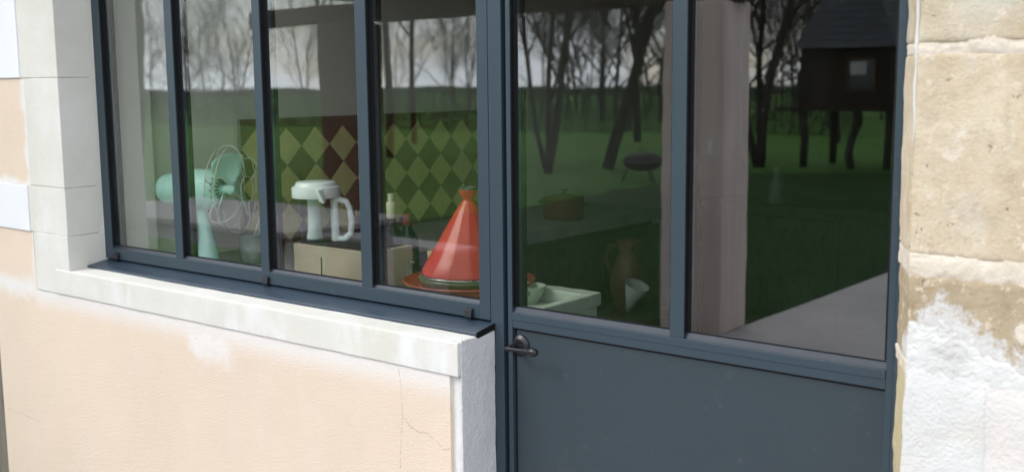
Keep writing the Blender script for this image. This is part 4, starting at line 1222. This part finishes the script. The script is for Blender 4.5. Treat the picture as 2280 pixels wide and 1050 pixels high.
# ------------------------------------------------------------------ trees
def tree_mesh(rr, base, h, r0, lean=(0, 0), levels=4, fork=None, spread=0.75, twigs=1.0, clear=0.28, thin=False):
    tr, cr = MB(), MB()
    def grow(p, d, length, r, lev):
        n = 7 if lev == 0 else (5 if lev == 1 else (2 if thin else 3))
        path = [p.copy()]; rads = [r]
        q = p.copy(); dd = d.copy()
        rend = r * (0.42 if lev == 0 else 0.35)
        for i in range(n):
            dd = (dd + Vector((rr.gauss(0, 1), rr.gauss(0, 1), rr.gauss(0, 0.7))) * (0.07 + 0.05 * lev) + Vector((0, 0, 0.05))).normalized()
            q = q + dd * (length / n)
            path.append(q.copy()); rads.append(r + (rend - r) * (i + 1) / n)
        (tr if lev <= 1 else cr).tube(path, rads, (6 if thin else 8, 4 if thin else 6, 3 if thin else 4, 3, 3)[lev], cap=(lev == 0))
        if lev >= levels: return
        cnt = (int(11 * twigs), int(8 * twigs), int(7 * twigs), int(4 * twigs), 0)[lev]
        for k in range(cnt):
            t = (clear if lev == 0 else 0.22) + (1 - (clear if lev == 0 else 0.22)) * (k + rr.random()) / cnt
            f = t * n; i = min(n - 1, int(f)); pp = path[i].lerp(path[i + 1], f - i)
            ax = (path[i + 1] - path[i]).normalized()
            an = rr.uniform(0, 2 * math.pi)
            o1 = ax.orthogonal().normalized(); o2 = ax.cross(o1)
            s_ = spread * rr.uniform(0.7, 1.3)
            nd = (ax * math.cos(s_) + (o1 * math.cos(an) + o2 * math.sin(an)) * math.sin(s_) + Vector((0, 0, 0.15))).normalized()
            ln = length * (0.62 - 0.28 * t) * rr.uniform(0.75, 1.25)
            rad = (r + (rend - r) * t) * rr.uniform(0.45, 0.62)
            grow(pp, nd, ln, max(rad, 0.0035), lev + 1)
    d0 = Vector((lean[0], lean[1], 1)).normalized()
    grow(Vector(base), d0, h, r0, 0)
    if fork:
        for fx, fy, fr in fork:
            grow(Vector(base) + Vector((fx * 0.15, fy * 0.15, 0)), Vector((fx, fy, 1)).normalized(), h * 0.9, r0 * fr, 0)
    return tr, cr
def tree(seed, base, h, r0, label, group='bare garden trees', name='bare_tree', **k):
    rr = random.Random(seed)
    t = empty(name, base, label, 'tree', group)
    tr, cr = tree_mesh(rr, base, h, r0, **k)
    tr.build('trunk', 'bark', t, smooth=True)
    cr.build('crown', 'twig', t)
    return t
tree(1, (-11.75, -15.4, -0.05), 6.0, 0.125, 'leaning bare tree with a thick dark trunk on the lawn', lean=(0.42, 0.1), twigs=0.95)
tree(2, (-11.9, -13.75, -0.05), 6.5, 0.07, 'slender upright bare tree with several thin stems', fork=((0.12, 0.05, 0.8), (-0.15, 0.0, 0.7)), twigs=0.7, clear=0.2)
tree(3, (-9.55, -17.4, -0.05), 6.5, 0.11, 'forked bare tree growing against the playhouse', lean=(0.12, 0.0), fork=((-0.28, 0.05, 0.85),), twigs=0.85)
tree(4, (-10.5, -19.5, -0.05), 7.0, 0.08, 'bare tree with a slim straight trunk left of the playhouse', lean=(-0.06, 0))
tree(5, (-17.5, -15.5, -0.05), 8.0, 0.10, 'tall bare tree with one long diagonal bough', lean=(0.05, 0), clear=0.35)
tree(6, (-24, -13.5, -0.05), 9.0, 0.12, 'big bare tree at the far left of the garden', lean=(-0.03, 0))
tree(7, (-21, -20, -0.05), 8.5, 0.085, 'broad bare tree in front of the long hedge', spread=0.95)
tree(8, (-30, -25, -0.05), 10, 0.10, 'tall bare tree standing by the end of the hedge')
tree(9, (-16.5, -24, -0.05), 9.5, 0.10, 'tall bare tree behind the leaning tree')
tree(10, (-7.2, -22.5, -0.05), 10.0, 0.11, 'tall bare tree rising behind the playhouse', fork=((0.22, 0.1, 0.8),))
tree(11, (-12.0, -27, -0.05), 9.5, 0.10, 'bare tree behind the playhouse clearing')
# one dark conifer by the playhouse
cf = empty('conifer', (-6.55, -17.9, -0.05), 'dark conifer beside the playhouse', 'tree')
b = MB(); b.tube([(-6.55, -17.9, -0.05), (-6.5, -17.9, 4), (-6.55, -17.9, 8.5)], [0.16, 0.10, 0.02], 8); b.build('trunk', 'bark', cf, smooth=True)
b = MB(); rr = random.Random(5)
for i in range(9000):
    h = rr.random() ** 0.8; z = 0.6 + 8 * h
    R_ = 1.15 * (1 - h) ** 0.8 + 0.05
    a = rr.uniform(0, 6.283); r_ = R_ * (0.25 + 0.75 * rr.random() ** 0.5) * (0.75 + 0.35 * math.sin(z * 9))
    p = Vector((-6.55 + r_ * math.cos(a), -17.9 + r_ * math.sin(a), z - 0.25 * r_))
    d = Vector((math.cos(a), math.sin(a), rr.uniform(-0.5, 0.1))).normalized(); s_ = d.cross(Vector((0, 0, 1))).normalized()
    l_ = rr.uniform(0.10, 0.20)
    b.add([p - s_ * 0.02, p + s_ * 0.02, p + d * l_ + Vector((0, 0, 0.02))], [(0, 1, 2)])
b.build('crown', 'conifer_needle', cf)
# far wood: nobody could count it
b = MB(); rr = random.Random(11)
for i in range(92):
    x = -84 + 90 * (i + rr.random()) / 92; y = -33 - 24 * rr.random() - 0.1 * abs(x + 20)
    lf = x < -0.80 * abs(y)
    if lf and rr.random() < 0.45: continue
    tr, cr = tree_mesh(rr, (x, y, -0.1), rr.uniform(7.0, 11) * (0.8 if lf else 1), rr.uniform(0.06, 0.12) * (0.7 if lf else 1), levels=3, twigs=1.2 if lf else 1.5, clear=0.06, thin=True)
    b.add(tr.v, tr.f); b.add(cr.v, cr.f)
tag(b.build('far_wood', 'twig'), 'bare winter wood beyond the hedges', kind='stuff')
# hedges
def hedge(name, label, a, c, w_, h, seed, cnt):
    rr = random.Random(seed)
    a, c = Vector(a), Vector(c); t = (c - a).normalized(); nrm = Vector((-t.y, t.x, 0)); Ln = (c - a).length
    o = empty(name, (a + c) / 2, label, 'hedge')
    b = MB()
    for i in range(cnt):
        s_ = rr.random() * Ln
        hh = h * (0.88 + 0.14 * noise.noise(Vector((s_ * 0.5, seed, 0))) + 0.08 * noise.noise(Vector((s_ * 1.9, seed, 3))))
        z = hh * rr.random() ** 0.75
        q = (rr.random() * 2 - 1) * w_ / 2 * (1.0 - 0.25 * (z / h) ** 2)
        p = a + t * s_ + nrm * q + Vector((0, 0, z))
        d = Vector((rr.gauss(0, 1), rr.gauss(0, 1), rr.gauss(0, 1))).normalized(); e = d.orthogonal().normalized()
        l_ = rr.uniform(0.045, 0.10); k = l_ * 0.5
        b.add([p - d * l_ * .5, p + e * k * .5, p + d * l_ * .5, p - e * k * .5], [(0, 1, 2, 3)])
    b.build('foliage', 'hedge_leaf', o)
    b = MB(); n = int(Ln * 2)
    for i in range(n):
        p = a + t * (Ln * (i + rr.random()) / n) + nrm * rr.uniform(-.2, .2) * w_
        b.tube([p + Vector((0, 0, -0.05)), p + Vector((rr.gauss(0, .08), rr.gauss(0, .08), h * 0.5)), p + Vector((rr.gauss(0, .2), rr.gauss(0, .2), h * 0.92))], [0.03, 0.02, 0.006], 4)
    b.build('stems', 'bark', o)
hedge('hedge', 'long clipped dark hedge across the far side of the lawn', (-64, -22, -0.03), (-13, -31, -0.03), 1.6, 1.66, 3, 95000)
hedge('hedge', 'distant dark hedge closing the field behind the playhouse', (-48, -66, -0.03), (12, -62, -0.03), 2.4, 2.4, 4, 36000)

hedge('hedge', 'tall dark hedge beyond the end of the house', (-40, 14, -0.03), (-4.6, 9.5, -0.03), 1.8, 3.0, 6, 22000)

# grass blades on the nearer lawn
b = MB(); rr = random.Random(21)
for i in range(42000):
    y = -0.2 - 17 * rr.random() ** 1.3; x = -3.37 - 13 * rr.random()
    h = rr.uniform(0.025, 0.07); a = rr.uniform(0, 6.283); wv = Vector((math.cos(a), math.sin(a), 0)) * rr.uniform(0.003, 0.007)
    p = Vector((x, y, -0.031)); tip = p + Vector((rr.gauss(0, 0.02), rr.gauss(0, 0.02), h))
    k = len(b.v); b.v += [p - wv, p + wv, tip]; b.f.append((k, k + 1, k + 2))
tag(b.build('grass', 'grass_blade'), 'short grass blades of the lawn', kind='stuff')
